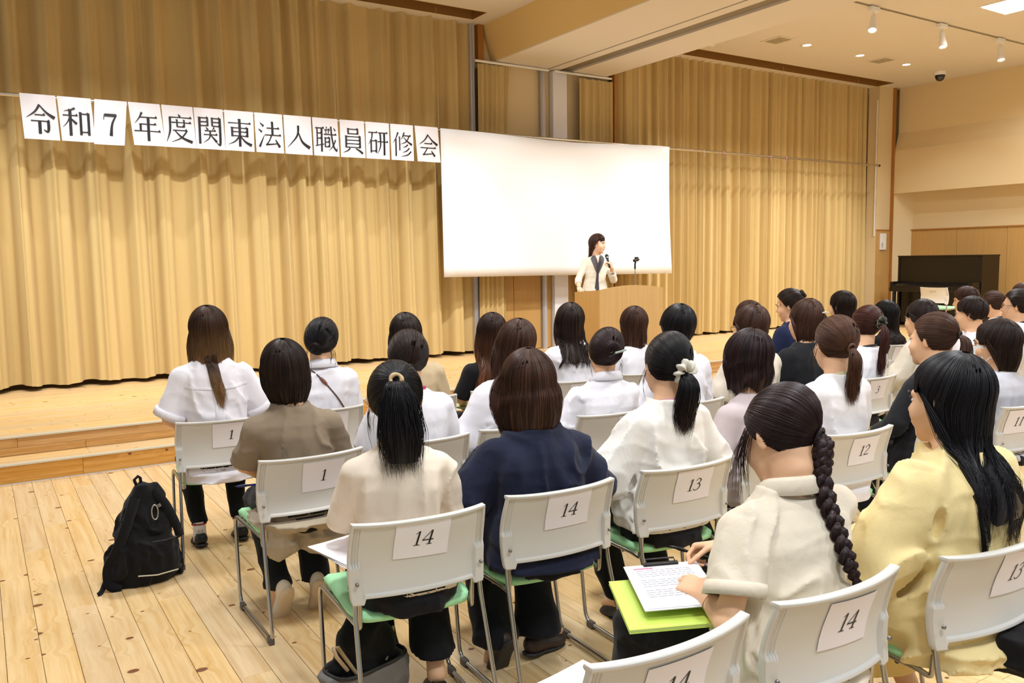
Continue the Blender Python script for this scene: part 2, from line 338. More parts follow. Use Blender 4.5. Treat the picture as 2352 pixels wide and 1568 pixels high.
# right wall: recess, bulkhead, wainscot
wr = MB().box(XR + .34, XR + .5, -.5, 10.2, 0, 5.2).build('wall_right', WALL); tag(wr, kind='structure')
MB().prism([(XR + .36, 4.4), (XR + .13, 4.0), (XR + .05, 3.75), (XR + .01, 3.66), (XR, 3.58), (XR, 2.83), (XR + .36, 2.83)], -.5, 9.94).build('bulkhead', WALL, wr); MB().box(XR + .13, XR + .35, -.5, 9.94, 4.0, CEIL).build('upper_wall', WALL, wr)
# prism above is in xz with y extents
MB().prism([(XR, 9.94), (XR + .34, 9.7), (XR + .4, 10.2), (XR, 10.2)], 0.3, 3.0, 'xy').build('reveal', WALL, wr)
for i in range(9):
    y1 = 9.72 - i * .92; MB().box(XR + .315, XR + .34, y1 - .915, y1, SZ2 if y1 > 7.6 else 0, 2.1, .002).build('oak_panel', PANEL, wr)
MB().box(XR + .3, XR + .34, -.5, 9.74, 2.1, 2.125).build('panel_cap', TRIM, wr)
ws = MB().box(14.9, XR + .02, 9.97, 10.2, SZ2, CEIL).build('wall_stage_right', WALL); tag(ws, kind='structure')
MB().box(14.9, XR - .03, 9.955, 9.97, SZ2, 2.1).build('oak_panel', PANEL, ws); MB().box(14.9, XR, 9.95, 9.972, 2.1, 2.125).build('panel_cap', TRIM, ws)
tag(MB().box(XR - .035, XR + .01, 9.92, 9.98, SZ2, CEIL, .003).build('trim_5', TRIM), kind='structure')
sb = empty('switch_box', (15.09, 9.955, 1.89)); tag(sb, 'white rectangular switch box on the oak panel beside the right curtain', 'switch box')
MB().box(-.09, .09, -.03, 0, -.16, .16, .006).build('cover', WHITE, sb); MB().box(-.07, -.02, -.034, -.028, -.12, -.02, .002).build('switch_plate', mat('grey_plate', 'b9b9bd', .4), sb)
# right-hand blind strip at curtain end
tag(MB().box(14.86, 14.89, 9.99, 10.0, 2.0, 4.6).build('trim_6', WHITE), kind='structure')
# ------------------------------------------------------------------ curtains
def curtain(name, x0, x1, y, z0, z1, fold, amp, seed, label, nz=46, top_gather=1.9, edge=None, drift=.05, dens=None):
    r = np.random.RandomState(seed); L = x1 - x0; n = int(L / .0125); s = np.linspace(0, 1, n)
    # phase of the folds with irregular widths
    k = int(L / fold * 1.6) + 4; w = r.rand(k) * 1.0 + .5; kn = np.linspace(0, 1, k)
    if dens is not None: w = w * np.interp(kn, *dens)
    f = np.interp(s, kn, w); ph = np.cumsum(f); ph = ph / ph[-1] * (L / fold) * 2 * pi
    am = np.interp(s, kn, r.rand(k) * .8 + .55); am2 = np.interp(s, np.linspace(0, 1, 2 * k), r.rand(2 * k)); sk = np.interp(s, kn, r.rand(k) * 2 - 1)
    V = []; zs = np.linspace(0, 1, nz)
    for j, t in enumerate(zs):
        z = z0 + (z1 - z0) * t
        a = amp * (1 - .45 * t ** 2); g = t ** 3
        p = ph + .35 * np.sin(2.2 * t + 5 * s * L / 3) * (1 - t) + .5 * sk * (1 - t)
        ss = np.sin(p + .55 * sk * np.sin(p)); wv = np.sign(ss) * np.abs(ss) ** .62
        yy = y - a * am * wv - .22 * a * np.sin(2.7 * p + 6 * am2) * (1 - .3 * t) - g * .3 * amp * np.sin(top_gather * p)
        xx = x0 + s * L + .5 * a * am * np.cos(p) * np.abs(ss) * .6 + drift * (1 - t) * np.sin(s * L * .9 + seed)
        if edge: xx = xx + s ** 6 * edge(t)
        zb = z + (1 - t) ** 12 * (.012 * np.sin(p * .5 + 2))
        V.append(np.stack([xx, yy, zb * np.ones(n)], 1))
    V = np.concatenate(V); i = np.arange(n - 1); F = []
    for j in range(nz - 1): q = j * n + i; F.append(np.stack([q, q + 1, q + 1 + n, q + n], 1))
    o = mk(name, V, np.concatenate(F), CURT); tag(o, label, 'curtain'); return o
curtain('stage_curtain', -2.3, 5.96, CY, SZ2 + .055, CEIL + .02, .33, .092, 3, 'large gold stage curtain behind the banner of paper characters', edge=lambda t: .06 * (1 - t))
curtain('stage_curtain', 8.47, 14.93, CY - .02, SZ2 + .04, CEIL + .02, .18, .062, 8, 'gold stage curtain right of the centre pillar, next to the piano', top_gather=1.6, drift=.02)
curtain('side_curtain', 6.0, 6.58, CY - .08, SZ2 + .04, 4.34, .085, .034, 5, 'narrow gold curtain bunched between large left curtain and centre wall', edge=lambda t: -.16 * (1 - t) ** .5)
curtain('side_curtain', 7.76, 8.42, CY - .08, SZ2 + .04, 4.32, .12, .036, 6, 'narrow gold curtain right of the white metal pillar')
for (a, b, lb) in ((5.96, 7.22, 'short white curtain rail left of the centre pillar under the beam'), (7.3, 8.4, 'short white curtain rail right of the centre pillar under the beam')):
    o = MB().tube([(a, CY - .12, 4.36), ((a + b) / 2, CY - .10, 4.365), (b, CY - .08, 4.37)], .018).build('curtain_rail', WHITE); tag(o, lb, 'rail')
# ------------------------------------------------------------------ ceiling fittings
for i, (x, y) in enumerate(PANELS):
    if (x, y) != (11.7, 5.88): continue
    p = empty('ceiling_panel_light', (x, y, CEIL)); tag(p, 'square white light panel glowing in the ceiling at the top right corner', 'ceiling light')
    MB().box(-.33, .33, -.33, .33, -.012, .02, .004).build('frame', WHITE, p); MB().box(-.3, .3, -.3, .3, -.018, -.012).build('diffuser', LAMP, p)
dlb = ['second', 'third', 'fourth']
for i, x in enumerate((11.05, 12.38, 13.67)):
    p = empty('downlight', (x, 8.66, CEIL)); tag(p, 'small round recessed downlight, %s' % ('leftmost of the three in front of the right curtain slot', 'middle one of the three before the right curtain slot', 'rightmost of the three, nearest the dome camera')[i], 'downlight', 'recessed downlights')
    MB().lathe([(.05, 0), (.085, -.004), (.092, -.008), (.09, 0)], n=24).build('trim_ring', WHITE, p); MB().lathe([(.001, -.003), (.06, -.003)], n=24).build('lamp', LAMPD, p)
for i, (x, y) in enumerate(((10.4, 8.68), (13.0, 8.68))):
    p = empty('ceiling_vent', (x, y, CEIL)); tag(p, ('square grey air vent in the ceiling beside the beam', 'square grey air vent in the ceiling between two downlights')[i], 'air vent', 'ceiling vents')
    MB().box(-.17, .17, -.19, .19, -.01, .01, .003).build('frame', CEILM, p)
    for k in range(9): MB().box(-.13, .13, -.15 + k * .034, -.15 + k * .034 + .022, -.014, -.008).build('slat', VENT, p)
tr = empty('lighting_track', (12.2, 6.9, CEIL)); tag(tr, 'thin straight lighting track across the ceiling carrying the spotlights', 'track')
MB().box(-2.55, 3.2, -.012, .012, -.012, .0).build('rail', mat('track_grey', '9a8f78', .5), tr); MB().box(-2.55, 3.2, -.003, .003, -.014, -.011).build('slot', DARK, tr)
for i, x in enumerate((10.13, 11.72, 13.28)):
    p = empty('track_spotlight', (x, 6.9, CEIL - .012)); tag(p, ('white ceiling spotlight shining brightly, nearest the beam', 'middle white ceiling spotlight on the track', 'rightmost white ceiling spotlight, above the dome camera')[i], 'spotlight', 'spotlights on the ceiling track')
    MB().box(-.09, .09, -.035, .035, -.06, 0, .006).build('adapter', WHITE, p); MB().tube([(0, 0, -.05), (0, 0, -.12)], .012).build('stem', WHITE, p)
    d = Vector((-.25 if i else -.45, -.25, -1)).normalized(); q = Vector((0, 0, -.11)); R_ = d.to_track_quat('Z', 'Y').to_matrix().to_4x4(); X_ = Matrix.Translation(q) @ R_
    MB().lathe([(.001, -.01), (.024, -.01), (.034, .03), (.04, .12), (.055, .2), (.056, .24), (.05, .24), (.045, .2)], n=20).build('lamp_head', WHITE, p, X_)
    MB().lathe([(.001, .232), (.03, .23), (.047, .215)], n=20).build('bulb', LAMP if i == 0 else LAMPD, p, X_)
p = empty('dome_camera', (14.75, 8.69, CEIL)); tag(p, 'small black dome security camera with white base on the ceiling by the right wall', 'camera')
MB().lathe([(.001, -.06), (.085, -.06), (.1, -.04), (.1, 0)], n=24).build('base', WHITE, p)
MB().lathe([(.001, -.165), (.03, -.16), (.06, -.14), (.08, -.1), (.085, -.06)], n=24).build('dome', mat('smoked', '17151a', .15, coat=.5), p)
p = empty('ceiling_sensor', (9.7, 9.35, CEIL)); tag(p, 'tiny white round sensor on the ceiling close to the beam', 'sensor')
MB().lathe([(.001, -.04), (.03, -.035), (.05, -.01), (.05, 0)], n=16).build('cover', WHITE, p)
# ------------------------------------------------------------------ glyphs
GL = {
'令': 'p50,96,7 34,72,5 6,52,1|n50,94,3 72,70,6 97,54,10|h33,62,66|h20,42,80|c76,42,8 76,18,8 72,8,6 60,14,2|v48,42,0,9',
'和': 'p46,93,7 30,86,4 8,82,1|h4,68,54|v29,88,0,9|p29,66,5 18,44,3 3,28,1|n30,58,4 50,40,8|v64,80,4,8|h64,75,92|v91,78,4,8|h64,14,92',
'7': 'c34,74,8 70,74,8|c70,76,4 56,48,6 51,12,9|c33,77,3 30,60,2',
'年': 'p32,97,7 22,78,4 6,58,1|h24,80,86|h24,56,82|v26,56,32,7|h3,32,97|v54,80,-2,9',
'度': 'n48,99,3 54,90,7|h14,88,96|p17,88,7 16,40,6 3,0,1|h22,70,94|v42,80,54,5|v68,80,54,5|h42,55,68|h26,42,78|p78,42,5 56,16,4 20,0,1|n34,40,3 60,16,6 97,2,9',
'関': 'v10,96,0,8|h10,94,42|h10,80,42|h10,66,42|v41,96,66,6|v59,96,66,6|h59,94,90|h59,80,90|h59,66,90|c90,96,8 90,8,8 84,0,5 76,6,2|n34,60,3 42,51,6|p66,61,6 58,50,1|h28,48,72|h24,34,78|p50,48,6 46,22,4 22,4,1|n52,32,3 76,8,8',
'東': 'h6,84,94|v50,99,-2,9|v20,68,34,7|h20,66,80|v80,68,34,7|h20,52,80|h20,37,80|p48,36,6 30,16,4 4,4,1|n52,36,3 72,16,6 97,4,10',
'法': 'n12,93,2 26,80,7|n5,69,2 19,58,7|p8,2,8 18,24,5 28,46,2|h38,74,90|v62,98,48,8|h30,48,97|p58,48,5 48,26,4 36,11,4|c34,11,5 82,17,3|n74,32,3 92,4,9',
'人': 'p50,92,8 44,52,6 4,6,1|n50,66,3 66,30,7 97,8,11',
'職': 'h2,90,40|v10,90,22,5|v30,90,-2,7|h10,70,30|h10,50,30|c2,20,3 40,28,3|n50,97,2 53,89,5|h42,84,66|c47,82,3 50,68,3|c62,82,3 58,68,3|h38,66,96|v45,54,16,5|h45,52,64|h45,36,64|h45,18,64|v64,54,16,5|n72,98,6 75,56,6 84,18,6 98,2,7|c98,2,4 98,18,1|p92,46,5 80,22,4 60,2,1|n84,93,2 92,82,5',
'員': 'v28,97,74,6|h28,94,72|v72,97,74,6|h28,76,72|v18,67,20,7|h18,64,82|v82,67,20,7|h18,50,82|h18,36,82|h18,22,82|p36,18,6 24,8,4 4,0,1|n60,18,3 80,9,6 95,-1,8',
'研': 'h4,88,46|p22,88,6 18,62,4 3,38,1|v16,58,6,6|h16,54,40|v40,58,6,6|h16,13,40|h50,88,97|h46,52,99|v80,88,-2,8|p60,88,7 60,34,5 44,0,1',
'修': 'p27,96,7 16,72,4 1,50,1|v16,68,-2,6|v34,78,22,5|p58,97,6 50,80,4 40,66,1|h52,84,92|p84,84,5 68,60,4 38,48,1|n54,78,2 72,62,4 98,48,8|p76,48,5 66,40,4 50,34,1|p84,34,5 70,22,4 48,14,1|p93,20,6 74,5,4 40,-3,1',
'会': 'p50,96,6 32,72,4 4,52,1|n50,94,3 70,72,5 97,54,9|h30,58,70|h12,40,88|p46,40,4 36,24,4 26,12,4|c22,11,4 78,17,3|n66,28,3 84,6,8',
'1': 'c34,72,3 52,84,4|v53,86,6,10|c36,4,4 72,4,4', '4': 'c64,86,4 22,30,4|c20,30,6 86,30,6|v66,86,6,10|c50,4,4 82,4,4',
'3': 'c28,72,5 48,86,5 70,72,8 62,54,6 44,49,3|c44,49,3 68,44,7 76,24,9 58,5,6 34,4,4 24,14,7', '2': 'c26,66,7 34,80,5 52,87,6 72,68,9 58,42,6 26,8,4|c26,8,7 78,8,7|c78,8,5 82,20,2'}
def ribbon(P, n=6):
    P = np.array(P, float)
    if len(P) > 2:
        t = np.arange(len(P)); tt = np.linspace(0, len(P) - 1, (len(P) - 1) * n + 1); Q = []
        for x in tt:
            i = min(int(x), len(P) - 2); f = x - i; a = P[max(i - 1, 0)]; b = P[i]; c = P[i + 1]; d = P[min(i + 2, len(P) - 1)]
            Q.append(.5 * ((2 * b) + (c - a) * f + (2 * a - 5 * b + 4 * c - d) * f * f + (3 * b - a - 3 * c + d) * f ** 3))
        P = np.array(Q)
    T = np.gradient(P[:, :2], axis=0); T /= np.linalg.norm(T, axis=1)[:, None] + 1e-9; Nn = np.stack([-T[:, 1], T[:, 0]], 1); w = np.maximum(P[:, 2:3], .6) / 2
    A = P[:, :2] + Nn * w; B = P[:, :2] - Nn * w; m = len(P)
    return np.concatenate([A, B]), [(i, i + 1, m + i + 1, m + i) for i in range(m - 1)]
def glyph(ch, wgt=1.0):
    V = []; F = []
    def put(v, f): n = len(V); V.extend(map(tuple, v)); F.extend([tuple(i + n for i in q) for q in f])
    for s in GL[ch].split('|'):
        k = s[0]
        if k == 'h':
            x0, y, x1 = map(float, s[1:].split(',')); put(*ribbon([(x0, y, 3.4 * wgt), (x1, y, 3.4 * wgt)]))
            put([(x1 - 9, y + 1), (x1 - 3, y + 7), (x1 + 2, y - 1.7)], [(0, 2, 1)])
        elif k == 'v':
            x, y0, y1, w = map(float, s[1:].split(',')); put(*ribbon([(x, y0, w * wgt), (x, y1, w * wgt)])); put([(x - w / 2 - 3, y0 + 1), (x + w / 2, y0 + 1), (x + w / 2, y0 - 5), (x - w / 2, y0 - 3)], [(0, 3, 2, 1)])
        else:
            P = [tuple(map(float, q.split(','))) for q in s[1:].split(' ')]; put(*ribbon([(a, b, c * wgt) for a, b, c in P]))
    return np.array(V), F
def glyph_mesh(text, size, shear=0, adv=.62, wgt=1.0):
    """glyphs in the xz plane facing -y, centred"""
    VV = []; FF = []; w = (len(text) - 1) * adv * 100
    for i, ch in enumerate(text):
        V, F = glyph(ch, wgt); n = len(VV); V = V - [50, 45]; V[:, 0] += V[:, 1] * shear + i * adv * 100 - w / 2
        VV += [(p[0] * size / 100, 0, p[1] * size / 100) for p in V]; FF += [tuple(k + n for k in f) for f in F]
    return VV, FF
# ------------------------------------------------------------------ banner, rod and screen
YR = 9.80
rod = empty('hanging_rod', (7.0, YR, 3.33)); tag(rod, 'long thin silver rod hung across the stage holding banner and screen', 'rod')
MB().tube([(-9.2, 0, 0.0), (7.66, 0, 0)], .02, 12).build('pipe', mat('rod_metal', 'c9c4bb', .22, metal=1), rod); MB().tube([(7.66, 0, 0), (7.70, 0, 0)], .023, 12).build('end_cap', BLACK, rod)
for x in (-3.2, -1.8, 2.25, 4.9, 7.0): MB().tube([(x, 0, .02), (x, .005, 1.54)], .0022, 5).build('hanging_wire', mat('wire', 'cdbf9c', .4), rod)
for x in (3.0, 3.45, 4.6, 5.0):
    MB().lathe([(.023, -.012), (.028, 0), (.023, .012)], (x, 0, 0), 12, 'x').tube([(x, -.02, -.02), (x - .01, -.02, -.05), (x, -.02, -.08), (x + .012, -.02, -.06)], .005, 6).build('clip', mat('clip_pink', 'c98fa0', .4) if x > 3.2 else SILVER, rod)
text = '令和7年度関東法人職員研修会'
L_ = [43, 129, 215, 292, 368, 442, 512, 581, 648, 714, 777, 836, 893, 949]; R_x = [127, 208, 291, 366, 441, 510, 580, 646, 712, 773, 834, 891, 946, 1003]
ban = empty('banner', (.4, YR - .03, 3.33)); tag(ban, 'banner of fourteen taped white sheets with black characters hung on the rod', 'banner')
rg = random.Random(3)
for i, ch in enumerate(text):
    xa = on_y((L_[i]), 222 + (L_[i] - 43) * .0764, YR)[0] + .004; xb = on_y((R_x[i]), 222 + (R_x[i] - 43) * .0764, YR)[0] - .002
    w = xb - xa; cx = (xa + xb) / 2 - .4; H = .445 if i != 2 else .46; tilt = (-.01, -.012, .018, -.02, -.012, -.008, 0, -.005, -.004, -.006, -.004, -.002, -.004, -.016)[i]
    nx, nz = 5, 8; V = []
    for a in range(nz + 1):
        for b in range(nx + 1):
            tx = b / nx - .5; tz = a / nz; inset = .02 * tz if i == 2 else 0
            V.append((cx + tx * (w - inset) - tilt * tz * 2, -.012 * sin(pi * tz) * cos(tx * 3) + .006 * sin(tx * 5 + i) * tz, .02 - H * tz))
    F = [(a * (nx + 1) + b, a * (nx + 1) + b + 1, (a + 1) * (nx + 1) + b + 1, (a + 1) * (nx + 1) + b) for a in range(nz) for b in range(nx)]
    sh = mk('sheet', V, np.array(F)[:, ::-1], mat('sheet_gloss', 'f1eef3', .28, spec=.5), ban)
    VV, FF = glyph_mesh(ch, .30 if ch != '7' else .34, 0, wgt=1.15)
    def on_sheet(x, z):
        tz = (.02 - z) / H; tx = (x - cx + tilt * tz * 2) / w; return -.012 * sin(pi * tz) * cos(tx * 3) + .006 * sin(tx * 5 + i) * tz - .0068
    VV = [(p[0] * (w / .325) * .95 + cx - tilt, p[2] - .235) for p in VV]; VV = [(x, on_sheet(x, z), z) for x, z in VV]
    g = MB().add(VV, FF).build('character', INK, sh)
for k in range(13):
    pass
nx, nz = 26, 14; V = []
for a in range(nz + 1):
    tz = a / nz
    for b in range(nx + 1):
        tx = b / nx
        sag = -.035 * sin(pi * min(1, tx * 1.05)) * (1 - tz); xs = 5.21 + tx * (9.235 - 5.21)
        xs += (.06 * tz ** 2 if tx > .98 else .05 * tz ** 2 * tx) - (.02 * sin(tz * pi) if tx > .9 else 0)
        z = 3.345 + sag - tz * (1.93 + .03 * tx) + (.01 * sin(tx * 9) * (1 - tz))
        V.append((xs - 7.2, -.015 * sin(tx * 7 + tz * 2) * tz - .02 * sin(tx * 3) * sin(tz * 4), z - 3.33))
F = [(a * (nx + 1) + b, a * (nx + 1) + b + 1, (a + 1) * (nx + 1) + b + 1, (a + 1) * (nx + 1) + b) for a in range(nz) for b in range(nx)]
sc_ = mk('projection_screen', V, np.array(F)[:, ::-1], SCREEN); sc_.location = (7.2, YR - .03, 3.33)
md = sc_.modifiers.new('s', 'SOLIDIFY'); md.thickness = .004
tag(sc_, 'large blank white cloth projection screen hanging from the rod behind the speaker', 'screen')
# ------------------------------------------------------------------ lectern and microphone stand
le = empty('lectern', (7.2, 8.56, SZ2)); tag(le, 'light oak lectern with arched front panel on the stage', 'lectern')
# front panel from x=-.54..+.52, y=-.26 ; top arch
z0 = .91
arch = [(-.54, 0.02), (.54, 0.02)] + [(.54 - 1.08 * t, z0 + .07 * sin(pi * (.10 + .78 * (1 - t)) ) - .0) for t in np.linspace(0, 1, 17)]
MB().prism(arch, -.26, -.235).build('front_panel', LECT, le)
for s_ in (-1, 1): MB().prism([(-.235, .02), (.27, .02), (.27, z0 - .015), (-.235, z0 + .02)], s_ * .54 - (.022 if s_ > 0 else 0), s_ * .54 + (.022 if s_ < 0 else 0), 'yz').build('side_panel', PANEL, le)
MB().box(-.515, .515, -.234, .27, z0 - .08, z0 - .055).build('desk_top', LECT, le); MB().box(-.515, .515, -.2, .25, .4, .42).build('shelf', LECT, le); MB().box(-.52, .52, -.24, .26, 0, .03).build('plinth', TRIM, le)
ms = empty('microphone_stand', (7.42, 8.5, 1.156)); tag(ms, 'small silver microphone stand with black empty clip on the lectern', 'microphone stand')
MB().lathe([(.001, .012), (.05, .012), (.06, .0), (.001, 0)], n=20).build('base', BLACK, ms); MB().tube([(0, 0, .01), (0, 0, .2)], .009).tube([(0, 0, .2), (0, 0, .34)], .006).build('pole', METAL, ms)
MB().tube([(0, 0, .33), (0, 0, .40), (.012, 0, .425)], .012).build('joint', BLACK, ms); MB().tube([(-.02, 0, .44), (.06, 0, .46)], .02, 10).box(.0, .05, -.012, .012, .43, .49, .004).build('clip', BLACK, ms)
# ------------------------------------------------------------------ piano
pi_ = empty('upright_piano', (14.72, 8.42, SZ2)); tag(pi_, 'black upright piano on the stage against the oak panelled right wall', 'piano')
hw = .75
MB().box(-.3, .3, -hw - .02, hw + .02, 1.285, 1.31, .005).build('top_lid', PIANO, pi_)
for s_ in (-1, 1): MB().box(-.28, .28, s_ * hw - .02, s_ * hw + .02, .02, 1.285, .004).build('side_panel', PIANO, pi_)
MB().box(-.27, -.24, -hw + .02, hw - .02, .8, 1.285, .004).build('upper_front_panel', PIANO, pi_); MB().box(-.24, -.21, -hw + .02, hw - .02, .08, .66, .004).build('lower_front_panel', PIANO, pi_)
MB().box(.24, .27, -hw, hw, .02, 1.28).build('back_panel', PIANO, pi_)
MB().box(-.56, -.2, -hw - .01, hw + .01, .66, .74, .012).build('key_bed', PIANO, pi_); MB().prism([(-.55, .74), (-.24, .74), (-.24, .83), (-.5, .80), (-.55, .77)], -hw + .03, hw - .03).build('key_lid', PIANO, pi_)
for s_ in (-1, 1):
    MB().box(-.55, -.22, s_ * (hw - .03) - .035, s_ * (hw - .03) + .035, .74, .84, .015).build('key_block', PIANO, pi_); MB().tube([(-.5, s_ * (hw - .06), 0), (-.5, s_ * (hw - .06), .66)], [.03, .032] , 10).build('leg', PIANO, pi_)
MB().box(-.26, -.235, -.3, .3, .86, .9, .004).build('music_rest', mat('piano_dark2', '050404', .3), pi_)
for k in (-1, 0, 1): MB().tube([(-.24, k * .08, .06), (-.34, k * .08, .05)], .012).build('pedal', mat('brass', 'b98b3a', .25, metal=1), pi_)
# ------------------------------------------------------------------ chairs
def chair_parts():
    us = sorted(set(list(np.linspace(-1, 1, 21)) + [s * v for s in (-1, 1) for v in (.995, .985, .972, .96, .955, .945, .94, .925, .92, .91, .905, .89, .885, .875, .87, .86, .855, .845, .84, .82)]))
    vs = sorted(set(list(np.linspace(0, 1, 15)) + [.015, .035, .05, .065, .44, .47, .5, .53, .93, .95, .965, .98, .99]))
    nu, nv = len(us), len(vs); B = []; Fr = []
    def base(u, v):
        x = .243 * u * (1 - .03 * (v - .5) ** 2 * 4) * (1.0 if v > .02 else .992)
        y = -.232 - .036 * (1 - u * u) + .018 * sin(pi * min(1, v * 1.1)) - .030 * v ** 1.5
        z = .502 + .273 * v + .006 * (abs(u) ** 4) * v
        if abs(u) < .84: z += .0 if v > .5 else .018 * (1 - v * 2) ** 2
        return x, y, z
    for v in vs:
        for u in us:
            x, y, z = base(u, v); d = 0; au = abs(u)
            if v > .955: d = .009
            elif v < .055: d = .008
            if au > .97: d = max(d, .006)
            if v < .5 and au > .85: d = max(d, .014 * min(1, (.5 - v) / .06 + .2))
            if v > .46 and v < .95 and au > .84:
                for g in (.95, .915, .88): 
                    if abs(au - g) < .008: d = -.004
            t = .012 if 0 < v < 1 and au < 1 else .009
            B.append((x, y - d, z)); Fr.append((x, y + t + (.01 if v > .96 else 0), z))
    n = nu * nv; F = []
    for j in range(nv - 1):
        for i in range(nu - 1):
            a = j * nu + i; F.append((a, a + 1, a + 1 + nu, a + nu)); F.append((n + a, n + a + nu, n + a + nu + 1, n + a + 1))
    for i in range(nu - 1): F.append((i, n + i, n + i + 1, i + 1)); a = (nv - 1) * nu + i; F.append((a, a + 1, n + a + 1, n + a))
    for j in range(nv - 1): a = j * nu; F.append((a, a + nu, n + a + nu, n + a)); a = j * nu + nu - 1; F.append((a, n + a, n + a + nu, a + nu))
    back = np_mesh('backrest', B + Fr, np.array(F), True)
    at = back.polygons
    # seat
    n1, n2 = 22, 18; T = []; Bt = []
    for j in range(n2 + 1):
        v = j / n2 * 2 - 1
        for i in range(n1 + 1):
            u = i / n1 * 2 - 1
            x = u * (.222 - .018 * (v < -.6) * (-v - .6) / .4); y = .015 + .215 * v
            r = max(abs(u), abs(v)); edge = max(0, (r - .9) / .1)
            cr = (max(0, abs(u) - .8) / .2) ** 2 * (max(0, abs(v) - .8) / .2) ** 2; x *= 1 - .04 * cr; y -= .008 * cr * v
            z = .452 - .012 * (1 - u * u) * (1 - .5 * v) - .012 * edge ** 2 + (.010 * v if v > 0 else 0) - .03 * max(0, (v - .8) / .2) ** 2
            T.append((x, y, z)); Bt.append((x * (1 - .02 * edge), y, min(z - .006, .452 - .028 - .012 * (1 - u * u) + (.006 * v) - .02 * max(0, (v - .8) / .2) ** 2)))
    n = len(T); w = n1 + 1; F = []
    for j in range(n2):
        for i in range(n1): a = j * w + i; F.append((a, a + 1, a + w + 1, a + w)); F.append((n + a, n + a + w, n + a + w + 1, n + a + 1))
    for i in range(n1): F.append((i, n + i, n + i + 1, i + 1)); a = n2 * w + i; F.append((a, a + 1, n + a + 1, n + a))
    for j in range(n2): a = j * w; F.append((a, a + w, n + a + w, n + a)); a = j * w + n1; F.append((a, n + a, n + a + w, a + w))
    seat = np_mesh('seat', T + Bt, np.array(F), True)
    return back, seat
def dup(root, loc, rz):
    r = root.copy(); COL.objects.link(r); r.location = loc; r.rotation_euler = (0, 0, rz)
    for ch in root.children:
        c = ch.copy(); COL.objects.link(c); c.parent = r
        for g in ch.children: d = g.copy(); COL.objects.link(d); d.parent = c
    return r
_b, _s = chair_parts()
CH0 = empty('stacking_chair')
link_mesh('backrest', _b, SHELL, CH0); link_mesh('seat', _s, SEATG, CH0)
for s in (-1, 1):
    p = fillet([(s * .222, -.225, .6), (s * .226, -.238, .46), (s * .240, -.375, .018), (s * .245, .13, .018), (s * .236, .205, .425), (s * .212, -.17, .413), (s * .204, -.21, .40), (s * .203, -.222, .6)], .05, 6)
    MB().tube(p, .0085, 10).build('frame', METAL, CH0)
    for (x, y) in ((s * .241, -.345), (s * .245, .09)): MB().box(x - .011, x + .011, y - .022, y + .022, 0, .03, .004).build('glide', GLIDE, CH0)
    MB().lathe([(.001, -.276), (.006, -.275), (.0065, -.268)], (s * .222, .016, .575), 10, 'y').build('bolt', DMETAL, CH0)
MB().tube([(-.215, -.1, .405), (.215, -.1, .405)], .008).tube([(-.225, .13, .41), (.225, .13, .41)], .008).build('seat_support', DMETAL, CH0)
GM = {}
def number_sheet(ch, text, dx=.03, dz=0, tilt=0, w=.195, h=.138, size=.062):
    def surf(x, z):
        u = x / .243; v = (z - .502) / .273; return -.232 - .036 * (1 - u * u) + .018 * sin(pi * min(1, v * 1.1)) - .030 * v ** 1.5 - .003
    cz = .69 + dz; V = []; nx, nz = 8, 4
    def P(a, b, off=0):
        x = dx + a * cos(tilt) - b * sin(tilt); z = cz + a * sin(tilt) + b * cos(tilt); return (x, surf(x, min(z, .772)) - off, min(z, .772))
    for j in range(nz + 1):
        for i in range(nx + 1): V.append(P((i / nx - .5) * w, (j / nz - .5) * h))
    F = [(j * 9 + i, j * 9 + i + 1, (j + 1) * 9 + i + 1, (j + 1) * 9 + i) for j in range(nz) for i in range(nx)]
    sh = mk('number_sheet', V, np.array(F), PAPER, ch, True)
    if text:
        VV, FF = glyph_mesh(text, size, .16, .6, 1.05); VV = [P(p[0], p[2], .0012) for p in VV]
        g = MB().add(VV, FF).build('numeral', INK, sh); g['label'] = 'black italic numeral ' + text; sh['label'] = 'white paper sheet printed ' + text
CHAIRS = {}
def place_chair(key, a=None, b=None, xy=None, rot=None, text=None, label='', dx=.03, dz=0, tilt=0, z=0, W_=.486):
    zt = .775 + z
    if a is not None:
        p, q = on_z(*a, zt), on_z(*b, zt); c = (p + q) / 2; r = math.atan2(q[1] - p[1], q[0] - p[0])
        if rot is not None: r = rad(rot); c = p + np.array([cos(r), sin(r), 0]) * W_ / 2
    else: c = np.array([xy[0], xy[1], 0]); r = rad(rot or 0)
    bx = c[0] + sin(r) * -.262 * 1; by = c[1] + cos(r) * .262
    o = CH0 if 'used' not in CHAIRS else dup(CH0, (0, 0, 0), 0)
    if 'used' in CHAIRS or 1: CHAIRS['used'] = 1
    o.location = (bx, by, z); o.rotation_euler = (0, 0, r)
    tag(o, label, 'chair', 'white and green stacking chairs'); CHAIRS[key] = (bx, by, r)
    o['_t'] = 0; del o['_t']
    PENDING.append((o, text, dx, dz, tilt)); return o
PENDING = []
place_chair('E', (1335, 1545), (1730, 1408), text='14', label='empty white chair with a 14 sheet cut off by the bottom edge', dx=-.0, dz=-.012)
place_chair('A21', (1775, 1395), (2068, 1300), text='14', label='white chair with 14 sheet under the woman with the long braid', dx=.02, dz=-.01, tilt=-.05)
place_chair('A27', xy=(2.455, 1.22), rot=-6, text='13', label='white chair with 13 sheet behind the yellow blouse', dx=.07, dz=-.0, tilt=-.06)
place_chair('A6', (803, 1210), (1116, 1160), text='14', label='white chair with 14 sheet under the high black ponytail', dx=-.0, dz=.015, tilt=-.04)
place_chair('A9', (1165, 1143), (1408, 1100), text='14', label='white chair with 14 sheet behind the navy blouse', dx=.02, dz=.005)
place_chair('A13', (1475, 1085), (1680, 1050), text='13', label='white chair with 13 sheet behind the white blouse and scrunchie', dx=.02, dz=.002)
